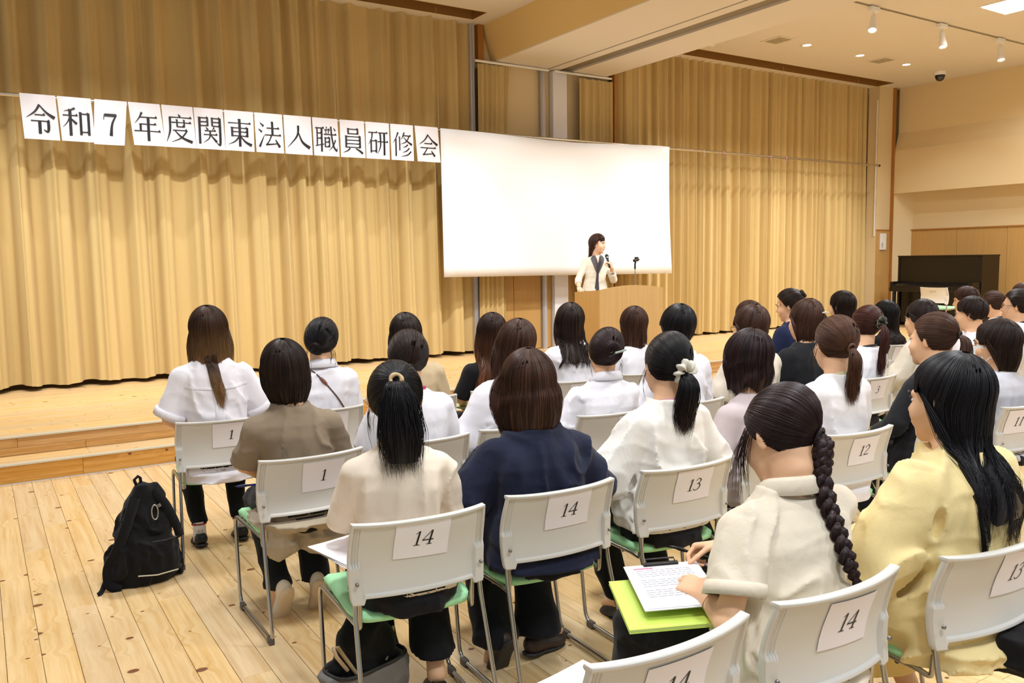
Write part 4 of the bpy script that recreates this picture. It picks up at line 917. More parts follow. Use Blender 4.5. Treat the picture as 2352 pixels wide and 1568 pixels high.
class Hair:
    def __init__(s, R, c, push, near, seed):
        s.R, s.c, s.push, s.near = R, c, push, near; s.r = np.random.RandomState(seed); s.parts = []; s.q = 1. if near == 2 else (.55 if near == 1 else .3)
    def add(s, t): s.parts.append(t)
    def T(s, p): return p @ s.R.T + s.c
    def meridians(s, P, ang, off, p0, low, n1):
        """strand roots over the scalp from the pole until hairline / level low (head frame)"""
        P, U, V_ = frame_of(P); ph = np.linspace(p0, 3.0, 70); d = cos_(ph)[None, :, None] * P + sin_(ph)[None, :, None] * (cos_(ang)[:, None, None] * U + sin_(ang)[:, None, None] * V_)
        pos = scalp(d, 0.); lim = hzmin(pos) if low is None else np.maximum(hzmin(pos), low); bad = pos[..., 2] < lim; bad[:, :2] = False
        e = np.where(bad.any(1), bad.argmax(1), 69); pe = ph[e]; t = np.linspace(0, 1, n1); pp = p0 + (pe - p0)[:, None] * t
        d = cos_(pp)[..., None] * P + sin_(pp)[..., None] * (cos_(ang)[:, None, None] * U + sin_(ang)[:, None, None] * V_)
        return scalp(d, off[:, None] * np.ones_like(pp)), pe
    def loose(s, L=.3, crown=(0, -.32, .94), off=.013, vol=1.0, flare=.0, inward=.0, azmin=1.5, bang=.02, back=0, jit=.02, width=1, ragged=.03, taper=0, wave=0, push=None, fr=.9):
        push = L > .22 if push is None else push
        def path(ang, o, Ls, jr):
            P1, pe = s.meridians(crown, ang, o, .10, .0, 12); end = P1[:, -1]; az = np.arctan2(end[:, 0], end[:, 1] + .014); front = np.abs(az) < fr
            W1 = s.T(P1); c0 = s.c + s.R @ np.array([0, -.02, 0]); n2 = 12; t = np.linspace(1 / n2, 1, n2)
            E = W1[:, -1]; v = E - c0; v[:, 2] = 0; rad_ = np.linalg.norm(v, axis=1); a = np.arctan2(v[:, 0], v[:, 1]); hy = math.atan2(s.R[0, 1], s.R[1, 1])
            ar = (a - hy + pi) % (2 * pi) - pi; tgt = np.sign(ar) * np.maximum(np.abs(ar), azmin)
            am = ar[:, None] + (tgt - ar)[:, None] * (1 - (1 - t[None]) ** 2) + hy
            rr = rad_[:, None] * vol * (1 + flare * t[None] - inward * t[None] ** 2.5 - taper * t[None]) + jr[:, None] * t[None] + wave * np.sin(t[None] * 9 + ang[:, None] * 3)
            F_ = np.zeros((len(ang), n2, 3)); F_[..., 0] = c0[0] + rr * np.sin(am) * (1 + (width - 1) * t[None]); F_[..., 1] = c0[1] + rr * np.cos(am) - back * t[None] ** 1.5; F_[..., 2] = E[:, 2:3] - Ls[:, None] * t[None]
            # fringe strands follow the forehead and end at the brow
            q = P1[front]; 
            if len(q):
                e = q[:, -1]; dz = np.maximum(e[:, 2] - bang, .004)
                G = e[:, None, :] + np.stack([e[:, 0:1] * .06 * t, .006 * np.sin(t * 2.2)[None] * np.ones((len(e), 1)) - .004 * t, -dz[:, None] * t], -1); F_[front] = s.T(G)
            far = ~front
            if push and s.push is not None and len(F_[far]): F_[far] = s.push(F_[far], .004 + .010 * s.r.rand(int(far.sum()))[:, None])
            C = np.concatenate([W1, F_], 1); 
            C[:, 1:-1] = .25 * C[:, :-2] + .5 * C[:, 1:-1] + .25 * C[:, 2:]; return C, az
        n = 72; ang = np.linspace(0, 2 * pi, n, endpoint=False) ; az0 = (ang + pi) % (2 * pi) - pi
        Ls = np.full(n, L * .93) + .012 * np.sin(ang * 7) ; C, az = path(ang, np.full(n, off - .004), Ls, np.zeros(n)); su = ang / (2 * pi); st = np.linspace(0, 1, C.shape[1])
        s.add(grid(C, su, st, True))
        k = int(1500 * s.q); ang = s.r.rand(k) * 2 * pi; cl = s.r.randn(28); ci = (ang / (2 * pi) * 28).astype(int) % 28
        Ls = L * (1 + ragged * cl[ci] + s.r.randn(k) * ragged * .7) - jit * s.r.rand(k) * .3
        C, az = path(ang, off - .002 + s.r.rand(k) * .004, Ls, -s.r.rand(k) * jit)
        s.add(tubes(C, (.0009 if s.near == 2 else .0013) * np.ones(k) * (.7 + .6 * s.r.rand(k)), ang / (2 * pi) + s.r.randn(k) * .02))
    def cap(s, tie, off=.009, n=72, rmin=.16, sag=0):
        ang = np.linspace(0, 2 * pi, n, endpoint=False); C, pe = s.meridians(tie, ang, np.full(n, off - .002), .02, None, 16)
        C[:, -1] = HC + (C[:, -1] - HC) * .965; s.add(grid(s.T(C), ang / (2 * pi), np.linspace(.2, 0, 16), True))
        k = int(1100 * s.q); ang = s.r.rand(k) * 2 * pi; C, pe = s.meridians(tie, ang, off - .0005 + s.r.rand(k) * .0022, .03, None, 12); C[:, -1] = HC + (C[:, -1] - HC) * .97
        s.add(tubes(s.T(C), (.0008 if s.near == 2 else .0013) * np.ones(k), ang / (2 * pi) + s.r.randn(k) * .015, tip=.8))
        P = np.array(tie, float); P /= np.linalg.norm(P); s.tp = scalp(P[None], off)[0]; s.td = P; return s.tp
    def tail(s, L=.3, out=.035, prof=((0, .012), (.15, .024), (.5, .03), (.85, .022), (1, .008)), flat=.75, ragged=.12, lean=(0, 0), start=None, wispy=1.):
        tp = s.T(s.tp) if start is None else np.array(start); d = s.R @ s.td; n = 18; t = np.linspace(0, 1, n)
        side = np.array([s.R[0, 0], s.R[1, 0], 0]); side /= np.linalg.norm(side); dh = np.array([d[0], d[1], 0]); dh /= np.linalg.norm(dh) + 1e-9
        def cen(tt, L_): return tp + d * out * (1 - np.exp(-tt * 9))[..., None] + dh * (out * .5 * (1 - np.exp(-tt * 5)))[..., None] + np.array([0, 0, -1]) * (L_ * tt ** 1.15)[..., None] + (side * lean[0] + dh * lean[1]) * (tt ** 1.5)[..., None]
        R_ = np.interp(t, [p[0] for p in prof], [p[1] for p in prof])
        k = 26; th = np.linspace(0, 2 * pi, k, endpoint=False); C = cen(t, L)[None] + .86 * R_[None, :, None] * (np.cos(th)[:, None, None] * side + flat * np.sin(th)[:, None, None] * dh); C = np.broadcast_to(C, (k, n, 3)).copy()
        if s.push is not None: C = s.push(C, .006)
        s.add(grid(C, th / (2 * pi) * .6, t, True))
        k = int(420 * s.q * wispy) + 30; th = s.r.rand(k) * 2 * pi; ro = .75 + .3 * s.r.rand(k); Ls = L * (1 + ragged * (s.r.rand(k) - .6) * 1.4)
        C = cen(np.broadcast_to(t, (k, n)), Ls[:, None] * np.ones((1, n))) + (ro[:, None] * R_[None])[..., None] * (np.cos(th)[:, None, None] * side + flat * np.sin(th)[:, None, None] * dh) + (s.r.randn(k, 1, 3) * .012) * (t ** 2)[None, :, None]
        if s.push is not None: C = s.push(C, .006)
        s.add(tubes(C, (.0009 if s.near == 2 else .0014) * np.ones(k), th / (2 * pi) * .6 + s.r.randn(k) * .03)); return tp, d
    def bun(s, R0=.028, r0=.017, out=.02, at=None, squash=.8):
        c = s.T(s.tp + s.td * out) if at is None else s.T(np.array(at)); d = s.R @ s.td; P, U, V_ = frame_of(d)
        n, m = 40, 16; A = np.linspace(0, 2 * pi, n); B = np.linspace(0, 2 * pi, m)
        def tor(a, b, rr, w): 
            R1 = R0 * (1 + .10 * np.sin(3 * a + 1)); q = rr * (1 + .15 * np.sin(2 * a)); return c + (R1 + q * np.cos(b))[..., None] * (np.cos(a)[..., None] * U + np.sin(a)[..., None] * V_) + (q * squash * np.sin(b) + w)[..., None] * P
        a, b = np.meshgrid(A, B, indexing='ij'); s.add(grid(tor(b.T * 1., a.T * 0 + a.T, r0, 0 * a.T), B * .1, np.linspace(0, .5, n)))
        k = int(220 * s.q) + 20; b0 = s.r.rand(k) * 2 * pi; t = np.linspace(0, 1, 16); a = s.r.rand(k)[:, None] * 6 + t[None] * 4.2; b = b0[:, None] + t[None] * 2.2; s.add(tubes(tor(a, b, r0 * (.95 + .12 * s.r.rand(k))[:, None], 0 * a), .001 * np.ones(k), b0 * .1))
        # centre knot
        k = int(90 * s.q) + 12; th = s.r.rand(k) * 2 * pi; a = th[:, None] + t[None] * 2.5; q = (1 - t)[None] * R0; C = c + q[..., None] * (np.cos(a)[..., None] * U + np.sin(a)[..., None] * V_) + (r0 * .8 * t[None] * np.ones_like(a))[..., None] * P; s.add(tubes(C, .002 * np.ones(k), th * .1))
    def wisps(s, n=10, L=.12, az=1.3, spread=.3, z0=-.01, sides=(-1, 1)):
        for sd in sides:
            k = n; a = sd * (az + s.r.randn(k) * spread * .4); p = HC + np.stack([HR[0] * np.sin(a), HR[1] * np.cos(a), np.zeros(k)], 1) * 1.06; p[:, 2] = z0 + s.r.rand(k) * .03; p = s.T(p)
            t = np.linspace(0, 1, 8); C = p[:, None] + np.stack([sd * .01 * np.sin(3 * t)[None] * s.r.rand(k, 1), .02 * s.r.randn(k, 1) * t[None], -L * (.5 + .7 * s.r.rand(k, 1)) * t[None]], -1); s.add(tubes(C, .0009 * np.ones(k), s.r.rand(k)))
    def braid(s, pts, n=9, w=.019):
        P = np.array(pts, float); tt = np.linspace(0, 1, len(P)); m = 150; t = np.linspace(0, 1, m); C = np.stack([np.interp(t, tt, P[:, i]) for i in range(3)], 1)
        for _ in range(14): C[1:-1] = .25 * C[:-2] + .5 * C[1:-1] + .25 * C[2:]
        T = np.gradient(C, axis=0); T /= np.linalg.norm(T, axis=1)[:, None]; side = np.array([s.R[0, 0], s.R[1, 0], 0]); side = side[None] - T * (T @ side)[:, None]; side /= np.linalg.norm(side, axis=1)[:, None]; nn = np.cross(T, side)
        amp = np.interp(t, [0, .06, .2, .8, 1], [.1, .6, 1, .85, .35]) * w
        for j in range(3):
            ph = t * n * 2 * pi / 1.5 + j * 2 * pi / 3; X = C + (amp * np.sin(ph))[:, None] * side + (amp * .55 * np.sin(2 * ph))[:, None] * nn
            Tn = np.gradient(X, axis=0); Tn /= np.linalg.norm(Tn, axis=1)[:, None]; A = np.cross(Tn, nn); A /= np.linalg.norm(A, axis=1)[:, None]; B = np.cross(Tn, A)
            q = 12; th = np.linspace(0, 2 * pi, q, endpoint=False); r_ = amp * .78 + .002
            G = X[None] + r_[None, :, None] * (np.cos(th)[:, None, None] * A * .95 + np.sin(th)[:, None, None] * B * .8); s.add(grid(G, th * .05 + j, t * 3, True))
            k = 60; th = s.r.rand(k) * 2 * pi; G = X[None, ::2] + r_[None, ::2, None] * 1.02 * (np.cos(th)[:, None, None] * A[::2] * .95 + np.sin(th)[:, None, None] * B[::2] * .8); s.add(tubes(G, .0008 * np.ones(k), th * .05 + j))
        k = 90; th = s.r.rand(k) * 2 * pi; t2 = np.linspace(0, 1, 8); e = C[-1]; G = e + (.012 * np.cos(th))[:, None, None] * side[-1] * (1 + .3 * t2)[None, :, None] + (.010 * np.sin(th))[:, None, None] * nn[-1] + np.array([0, 0, -1]) * (t2[None] * (.07 + .03 * s.r.rand(k, 1)))[..., None]; s.add(tubes(G, .001 * np.ones(k), th))
    def mesh(s):
        V, F, su, st = [], [], [], []; n = 0
        for v, f, a, b in s.parts: V.append(v); F.append(f + n); su.append(a); st.append(b); n += len(v)
        return np.concatenate(V), np.concatenate(F), np.concatenate(su), np.concatenate(st)
cos_, sin_ = np.cos, np.sin
def scrunchie(c, d, R0=.022, r0=.015, lumps=9, amp=.35, seed=0):
    P, U, V_ = frame_of(d); n, m = 60, 12; A = np.linspace(0, 2 * pi, n, endpoint=False); B = np.linspace(0, 2 * pi, m, endpoint=False); a, b = np.meshgrid(A, B, indexing='ij')
    q = r0 * (1 + amp * np.sin(lumps * a + 1.5 * np.sin(b)) + .15 * np.sin(3 * a + seed)); G = c + (R0 + q * np.cos(b))[..., None] * (np.cos(a)[..., None] * U + np.sin(a)[..., None] * V_) + (q * np.sin(b) * .9)[..., None] * P
    i, j = np.meshgrid(np.arange(n), np.arange(m), indexing='ij'); F = np.stack([i * m + j, i * m + (j + 1) % m, ((i + 1) % n) * m + (j + 1) % m, ((i + 1) % n) * m + j], -1).reshape(-1, 4); return G.reshape(-1, 3), F
def sphere_mesh(c, r, R=None, n=12, m=8):
    a, b = np.meshgrid(np.linspace(0, 2 * pi, n, endpoint=False), np.linspace(0, pi, m), indexing='ij'); G = np.stack([np.sin(b) * np.cos(a), np.sin(b) * np.sin(a), np.cos(b)], -1) * np.array(r)
    if R is not None: G = G @ np.array(R).T
    i, j = np.meshgrid(np.arange(n), np.arange(m - 1), indexing='ij'); i2 = (i + 1) % n; F = np.stack([i * m + j, i * m + j + 1, i2 * m + j + 1, i2 * m + j], -1).reshape(-1, 4); return (G + np.array(c)).reshape(-1, 3), F
def tube_np(pts, r, n=8):
    m = MB().tube(pts, r, n, caps=False); return np.array(m.v), np.array(m.f)
HM = dict(black=hairmat('hair_black', '0b0a0c', '242126'), dark=hairmat('hair_dark', '1a100d', '3a2820'), brown=hairmat('hair_brown', '2c1911', '5a3a2a'), light=hairmat('hair_light', '3a2418', '6b4630'), red=hairmat('hair_red', '2a130e', '5b2e22'),
          ombre=hairmat('hair_ombre', '2b1910', '50351f', '9a7448'), plum=hairmat('hair_plum', '1a0f10', '38211f'), bt=hairmat('hair_blacktip', '0a090b', '1f1a1c', '33201a'), redlong=hairmat('hair_redlong', '1d100c', '432619', '7a4a2c'))
PEOPLE = {}
def person(key, label, px, top, hair, seat=None, byaw=0, hyaw=0, hp=.08, hr=0, near=1, pose=None, legs=None, hcol='dark', extra=None, at=None, skin=None, shoes='1a1a1c', collar=None, lanyard=None, hy_off=0, shoekw={}, scale_xy=1.0, hcpx=None):
    S = pose_default(**(pose or {})); hyw, bpw = rad(hyaw - byaw), rad(byaw)
    h = {2: .008, 1: .0125, 0: .016}[near]; hh = {2: .0045, 1: .006, 0: .008}[near]
    if seat: X0, Y0, r = CHAIRS[seat]; 
    else: X0, Y0 = at[:2]
    if seat: X0 += .075 * sin(r) ; Y0 -= .075 * cos(r)
    z0 = at[2] if at is not None and len(at) > 2 else 0
    root = empty('person', (X0, Y0, z0), -bpw); root.scale = (scale_xy, scale_xy, 1); tag(root, label, 'person')
    # fit the top of the head to its place in the photograph's ray
    R = rz_(-hyw) @ rx_(-hp) @ ry_(hr); ht = R @ np.array([0, -.015, .137]) + S['hc']
    HS = 1.13 if seat else 1.10; sc = lambda z: 1 + (HS - 1) * np.clip((z - zn) / .09, 0, 1); zn = 1.02 if seat else 1.40; nb0 = np.array([0, -.012 + S['lean'] * .53, zn + .0])
    zb = .45 if seat else .3; ht2 = nb0 + (ht - nb0) * HS; Rw = rz_(-bpw); w = Rw @ ht2; dx = dy = 0; kz = 1
    if px is not None:
        P = on_y(px[0], px[1], Y0 + w[1]); kz = (P[2] - z0 - zb - (ht2[2] - zn)) / (zn - zb); dxw = P[0] - (X0 + w[0]); d = Rw.T @ np.array([dxw, 0, 0]); dx, dy = d[0], d[1]
        print('PERSON', key, 'kz %.3f dx %.3f' % (kz, dx))
    zt = ht2[2]
    def warp(V):
        V = np.array(V, float).reshape(-1, 3).copy(); s_ = sc(V[:, 2])[:, None]; s_[V[:, 2] < zn] = 1; V = nb0 + (V - nb0) * s_ if s_.max() > 1 else V
        t = np.clip((V[:, 2] - zb - .05) / (zt - zb - .05), 0, None); V[:, 0] += dx * t; V[:, 1] += dy * t; z = V[:, 2]; V[:, 2] = np.where(z > zb, np.where(z < zn, zb + (z - zb) * kz, zb + (zn - zb) * kz + z - zn), z); return V
    def W_(name, VF, m, parent=root, attrs=None, press=0):
        V = warp(VF[0])
        if press and seat:
            cx_, cy_, cr = CHAIRS[seat]; a = -bpw - cr; Rr = rz_(a); o_ = rz_(-cr) @ np.array([X0 - cx_, Y0 - cy_, 0]); Q = V @ Rr.T + o_; u = np.clip(np.abs(Q[:, 0]) / .243, 0, 1); v = np.clip((Q[:, 2] - .502) / .273, 0, 1)
            fy = -.232 - .036 * (1 - u * u) + .018 * np.sin(pi * np.minimum(1, v * 1.1)) - .030 * v ** 1.5 + .022
            w = np.clip((.265 - np.abs(Q[:, 0])) / .02, 0, 1) * np.clip((.83 - Q[:, 2]) / .05, 0, 1) * np.clip((Q[:, 2] - .47) / .02, 0, 1)
            k = Q[:, 1] < fy; Q[k, 1] += ((fy - Q[:, 1]) * w)[k]; zs = .455 - .012 * (1 - u * u)
            k = (press > 1) & (Q[:, 2] < zs) & (np.abs(Q[:, 0]) < .215) & (Q[:, 1] < .2) & (Q[:, 1] > -.21) & (Q[:, 2] > .40); Q[k, 2] = zs[k]
            V = (Q - o_) @ Rr
        return mk(name, V, VF[1], m, parent, True, attrs)
    (V, F), R = body_mesh(S, hyw, hp, hr, .014 if near else .02, hh, hands={2: .004, 1: .007, 0: .009}[near])
    sk = SKIN if skin is None else skin
    o = W_('body', (V, F), sk, press=2)
    tk = dict(seed=sum(map(ord, key)) % 17); tk.update({k: v for k, v in top.items() if k not in ('col', 'mat', 'name')})
    V, F, fld, ends = top_mesh(S, h, **tk); tm = top.get('mat') or cloth(top['col'].strip('#'), top['col']); to = W_(top.get('name', 'blouse'), (V, F), tm, press=1)
    lg = dict(kind='pants', col='101114'); lg.update(legs or {}); lk = {k: v for k, v in lg.items() if k in ('kind', 'ease', 'taper', 'hemz', 'wide')}
    V, F = legs_mesh(S, .011 if near == 2 else .018, **lk); W_('trousers' if lg['kind'] == 'pants' else 'skirt', (V, F), cloth(lg['col'], lg['col']), press=2)
    for s in (-1, 1):
        if shoes:
            U, G = shoe_mesh(S['ank', s], S['footd', s], .008 if near == 2 else .014, **shoekw); so = mk('shoe', U[0], U[1], mat('shoe_' + shoes, shoes, .5), root, True); mk('sole', G[0], G[1], mat('sole_' + lg.get('sole', '222020'), lg.get('sole', '222020'), .6), so, True)
    c = S['hc']; T = lambda q: R @ np.array(q, float) + c
    # face
    for s in (-1, 1):
        if near == 0 and 'face' not in (extra or {}): break
        W_('eye', sphere_mesh(T((s * .031, .0785, .006)), (.0125, .008, .0065), R), EYEW); 
        W_('iris', sphere_mesh(T((s * .031, .0850, .006)), (.0052, .003, .0052), R), EYED); v, f = tube_np([T((s * .018, .093, .013)), T((s * .031, .0925, .0155)), T((s * .046, .082, .012))], .0016, 6); W_('eyelid', (v, f), EYED)
        v, f = tube_np([T((s * .016, .098, .026)), T((s * .032, .096, .031)), T((s * .048, .083, .027))], .0022, 6); W_('eyebrow', (v, f), HM['dark'])
    if near or 'face' in (extra or {}): W_('lips', sphere_mesh(T((0, .0935, -.0595)), (.019, .006, .0075), R), LIP)
    # hair
    def push(P, m):
        sh = P.shape; Q = P.reshape(-1, 3).copy(); M = (np.ones(sh[:-1]) * m).reshape(-1); sel = Q[:, 2] < c[2] - .07
        for _ in range(4):
            q = Q[sel]
            if not len(q): break
            d = fld(q) - M[sel]; b = d < 0; qq = q[b]
            if not len(qq): break
            e = .004; g = np.stack([fld(qq + np.array(v) * e) - fld(qq) for v in ((1, 0, 0), (0, 1, 0))] + [np.zeros(len(qq))], 1) / e; g[:, 0] *= .45; g[:, 1] = np.minimum(g[:, 1], 0) - .35; g /= np.linalg.norm(g, axis=1)[:, None] + 1e-6
            q[b] = qq - g * d[b][:, None]; Q[sel] = q
        return Q.reshape(sh)
    H = Hair(R, c, push, near, sum(map(ord, key))); H.ties = []; hair(H); V, F, su, st = H.mesh(); ho = W_('hair', (V, F), HM[hcol], attrs={'su': su, 'st': st})
    for nm, VF, m in H.ties: W_(nm, VF, m, ho)
    nb = np.array([0, -.010 + S['lean'] * .54, 1.045])
    if collar:
        na, pr = 40, ((.0, .062), (.028, .056), (.034, .060), (.026, .068), (-.002, .084), (-.004, .082), (.02, .066)); G = []
        A = np.linspace(-pi * .9, pi * .9, na) + pi
        for a in A:
            fr_ = (1 + cos(a)) / 2
            G.append([nb + np.array([sin(a) * q * 1.16, cos(a) * q * 1.12 + .004, z * 1.1 * (1 if fr_ < .6 else 1 - .3 * (fr_ - .6)) - .034 * fr_ ** 1.5 + .016]) for z, q in pr])
        G = np.array(G); v, f, _, _ = grid(G, np.zeros(na), np.zeros(len(pr))); W_('collar', (v, f), tm if collar is True else cloth(collar, collar))
    if lanyard:
        A = np.linspace(-pi * .8, pi * .8, 40) + pi; G = []
        for a in A:
            fr_ = (1 + cos(a)) / 2; q = .071; p = nb + np.array([sin(a) * q, cos(a) * q + .002, .022 - .05 * fr_ ** 1.3]); G.append([p + [0, 0, .007], p + np.array([sin(a), cos(a), 0]) * .004 - [0, 0, .007]])
        G = np.array(G); v, f, _, _ = grid(G, np.zeros(40), np.zeros(2)); lo_ = W_('lanyard', (v, f), mat('lanyard_' + lanyard, lanyard, .6))
    PEOPLE[key] = dict(root=root, S=S, R=R, c=c, warp=warp, W=W_, top=to, hair=ho, fld=fld, push=push, nb=nb, T=T, ends=ends, tm=tm)
    return PEOPLE[key]
def tie_at(H, col, R0=.016, r0=.006, lumps=0, amp=0, out=.006, name='hair_tie', at=None):
    c = H.T(H.tp + H.td * out) if at is None else at; H.ties.append((name, scrunchie(c, H.R @ H.td, R0, r0, lumps, amp), mat('tie_' + col, col, .6) if isinstance(col, str) else col))
def glasses(p, col=None):
    T = p['T']; g = None; pts = []
    m = MB()
    for s in (-1, 1):
        m.tube([T((s * .033 + .021 * cos(a), .098 - .02 * abs(s * .033 + .021 * cos(a)) ** 1 * 1.2, .004 + .016 * sin(a))) for a in np.linspace(0, 2 * pi, 20)], .0013, 6)
        m.tube([T((s * .054, .096, .01)), T((s * .074, .07, .012)), T((s * .082, 0, .008)), T((s * .082, -.018, -.012))], .0015, 6)
    m.tube([T((-.012, .1, .008)), T((0, .104, .012)), T((.012, .1, .008))], .0013, 6)
    m.v = [tuple(q) for q in p['warp'](np.array(m.v))]; m.build('glasses', col or mat('glasses_frame', '35201a', .3), p['root'])
def mask_on(p):
    T = p['T']; G = []
    for i in np.linspace(-1, 1, 15):
        a = i * 1.25; row = []
        for j in np.linspace(0, 1, 7):
            z = -.005 - .10 * j; r = .093 - .012 * abs(j - .4) - .03 * max(0, j - .75); row.append(T((sin(a) * .068 * (1 - .25 * j), .02 + cos(a) * (r + .004 - .0) + .0, z - .0 + .012 * abs(i) * (1 - 2 * j))))
        G.append(row)
    v, f, _, _ = grid(np.array(G), np.zeros(15), np.zeros(7)); p['W']('face_mask', (v, f), mat('mask_white', 'eceef0', .8))
    for s in (-1, 1):
        for z0, z1 in ((-.012, .018), (-.085, -.03)): v, f = tube_np([T((s * .062, .05, z0)), T((s * .074, .02, (z0 + z1) / 2)), T((s * .083, -.018, z1))], .0016, 6); p['W']('ear_loop', (v, f), mat('mask_white', 'eceef0', .8))
# ------------------------------------------------------------------ the audience, nearest row first
SHIRT = 'eceaf0'
def P_(key, label, px, top, hair, **k): return person(key, label, px, top, hair, seat=key, **k)
tucked = dict(ankR=(.09, .05, .10), ankL=(-.10, .02, .10))
# braid
def h21(H):
    tp = H.cap((.30, -.70, -.62), off=.011); tie_at(H, '1c1011', .017, .006)
    c = H.T(tp); H.wisps(46, .15, 1.0, .5, .02, sides=(-1,)); b = [c + [.0, -.002, .0], c + [.006, -.02, -.025], c + [.008, -.028, -.10], c + [.004, -.035, -.20], c + [.0, -.03, -.32], c + [-.02, -.02, -.43]]
    b = list(H.push(np.array([b]), .022)[0]); H.braid(b, 8.5, .0165)
a21 = P_('A21', 'woman in beige short-sleeved shirt with long dark braid, writing on a clipboard', (1778, 882), dict(col='ded2bd', sleeve='short', ease=.034, sl_r=.016, amp=.010, amp2=.007, hem=.47, wide=.018, name='shirt'), h21, byaw=2, hyaw=4, hp=.50, near=2, hcol='plum', collar=True,
   pose=dict(lean=.20, sh=(.168, -.012, .965), elbL=(-.265, -.05, .71), elbR=(.20, .10, .76), wriL=(-.215, .145, .735), wriR=(.03, .33, .775), zc=.5,
             handL=((.02, .95, .0), (-.45, -.1, .85), (.7, .4, .5), .35), handR=((-.75, .62, -.15), (.35, .45, .8), (-.4, -.1, .8), .8), kneeL=(-.13, .40, .50), kneeR=(.12, .40, .50)), legs=dict(kind='skirt', col='121216', hemz=.22, wide=.02), shoes='161616')
def h27(H): H.loose(L=.345, off=.014, azmin=2.15, bang=.03, back=.01, ragged=.12, flare=.05, width=.9, jit=.03)
a27 = P_('A27', 'woman in pale yellow blouse with very long straight black hair', (2190, 807), dict(col='ecd79c', sleeve='long', ease=.04, sl_r=.030, amp=.014, amp2=.010, hem=.42, wide=.025, ax=(8, 8, 2.4), drop=.02), h27, byaw=4, hyaw=-4, hp=.10, near=2, hcol='black', legs=dict(kind='skirt', col='e2c47c', hemz=.25, wide=.01),
   pose=dict(elb=(.27, .03, .73), sh=(.175, -.012, .965)))
# second seated row
def h6(H):
    tp = H.cap((.03, -.93, .36), off=.010); tie_at(H, 'c9a97a', .017, .0065, 24, .12); H.tail(L=.265, out=.035, prof=((0, .014), (.12, .032), (.4, .058), (.75, .068), (1, .06)), ragged=.35, wispy=1.5, flat=.6, lean=(.012, -.0)); H.wisps(8, .12, 1.5, .5, -.02)
a6 = P_('A6', 'woman in cream blouse with high black ponytail and gold hair band', (905, 824), dict(col='ecdcc8', sleeve='elbow', ease=.014, sl_r=.0, amp=.007, hem=.50, neck=.062), h6, byaw=18, hyaw=24, hp=.12, near=2, hcol='black',
   pose=dict(lean=.10, elbL=(-.20, .05, .75), elbR=(.185, .05, .74), ankR=(.12, .06, .09), ankL=(-.08, .14, .10)), legs=dict(col='0c0d12', hemz=.16, wide=.02), shoes='101014')
glasses(a6)
def h9(H): H.loose(L=.165, off=.020, vol=1.12, flare=.30, inward=.28, azmin=1.45, bang=.02, ragged=.045, jit=.035, crown=(.05, -.30, .94), fr=.7)
a9 = P_('A9', 'woman in wide navy blouse with brown bob tilted to the left', (1205, 803), dict(col='1b2036', sleeve='elbow', ease=.034, sl_r=.026, amp=.010, hem=.46, neck=.098, neckz=1.056, nback=.018, wide=.03, shw=.01, name='blouse'), h9, byaw=10, hyaw=18, hp=.16, hr=-.10, near=2, hcol='brown',
   pose=dict(lean=.10, elb=(.27, .03, .75), wriL=(-.20, .26, .66), wriR=(.10, .24, .63), ankR=(.05, .10, .10), ankL=(-.15, .08, .12), footdR=(.8, .35, -.1), footdL=(-.1, .5, -.9)), legs=dict(col='0d0f18', wide=.03), shoes='33231c')
def h13(H):
    tp = H.cap((.16, -.9, -.42), off=.011); tie_at(H, 'cfc9bb', .024, .019, 8, .42, .012, 'scrunchie'); H.tail(L=.215, out=.035, prof=((0, .014), (.2, .034), (.55, .046), (.85, .034), (1, .010)), ragged=.2, lean=(.0, 0)); H.wisps(6, .1, 1.3, .4, -.02)
a13 = P_('A13', 'woman in white blouse with black ponytail in a big pale scrunchie', (1540, 759), dict(col='f1ece4', sleeve='long', ease=.028, sl_r=.03, amp=.012, amp2=.008, hem=.50, neck=.064, drop=.012, wide=.01), h13, byaw=8, hyaw=18, hp=.10, near=2, hcol='bt', lanyard='d9a0a4',
   pose=dict(lean=.06, elb=(.265, .02, .74), ankR=(.12, .1, .09), ankL=(-.1, .16, .09)), legs=dict(col='0f1014'))
def h17(H): H.loose(L=.135, off=.018, vol=1.05, flare=.10, inward=.12, azmin=1.3, bang=.01, ragged=.10, jit=.03, wave=.004, crown=(-.1, -.35, .92))
a17 = P_('A17', 'woman in mauve cardigan with wavy dark bob leaning between rows', (1722, 757), dict(col='c3b5b6', sleeve='long', ease=.024, sl_r=.012, amp=.007, hem=.47, neck=.07, name='cardigan'), h17, byaw=0, hyaw=5, hp=.25, hr=.18, near=2, hcol='plum', pose=dict(lean=.14), legs=dict(col='26242a'))
def h22(H):
    tp = H.cap((.06, -.93, -.36), off=.012); tie_at(H, '5a3a2c', .015, .006); H.tail(L=.225, out=.03, prof=((0, .013), (.2, .026), (.5, .03), (.8, .024), (1, .008)), ragged=.22, lean=(.01, 0)); H.wisps(6, .1, 1.3, .4, -.02)
a22 = P_('A22', 'woman in white knit top with brown low ponytail and black-and-cream lanyard', (1925, 722), dict(col='efecee', sleeve='half', ease=.026, sl_r=.02, amp=.006, hem=.42, neck=.060, name='knit_top'), h22, byaw=5, hyaw=22, hp=.08, near=2, hcol='light', lanyard='d8d0a4', legs=dict(kind='skirt', col='e6e2d8', hemz=.22), shoes='222222')
def h26(H):
    tp = H.cap((.12, -.95, -.15), off=.011); tie_at(H, '121214', .014, .006); H.tail(L=.20, out=.03, ragged=.2)
a26 = P_('A26', 'woman with grey-brown low ponytail and black ribbon, black jacket', (2148, 715), dict(col='17171b', sleeve='long', ease=.024, amp=.006, hem=.42, name='jacket'), h26, byaw=0, hyaw=-6, hp=.14, near=1, hcol='brown', legs=dict(col='121217'), skin=SKIN)
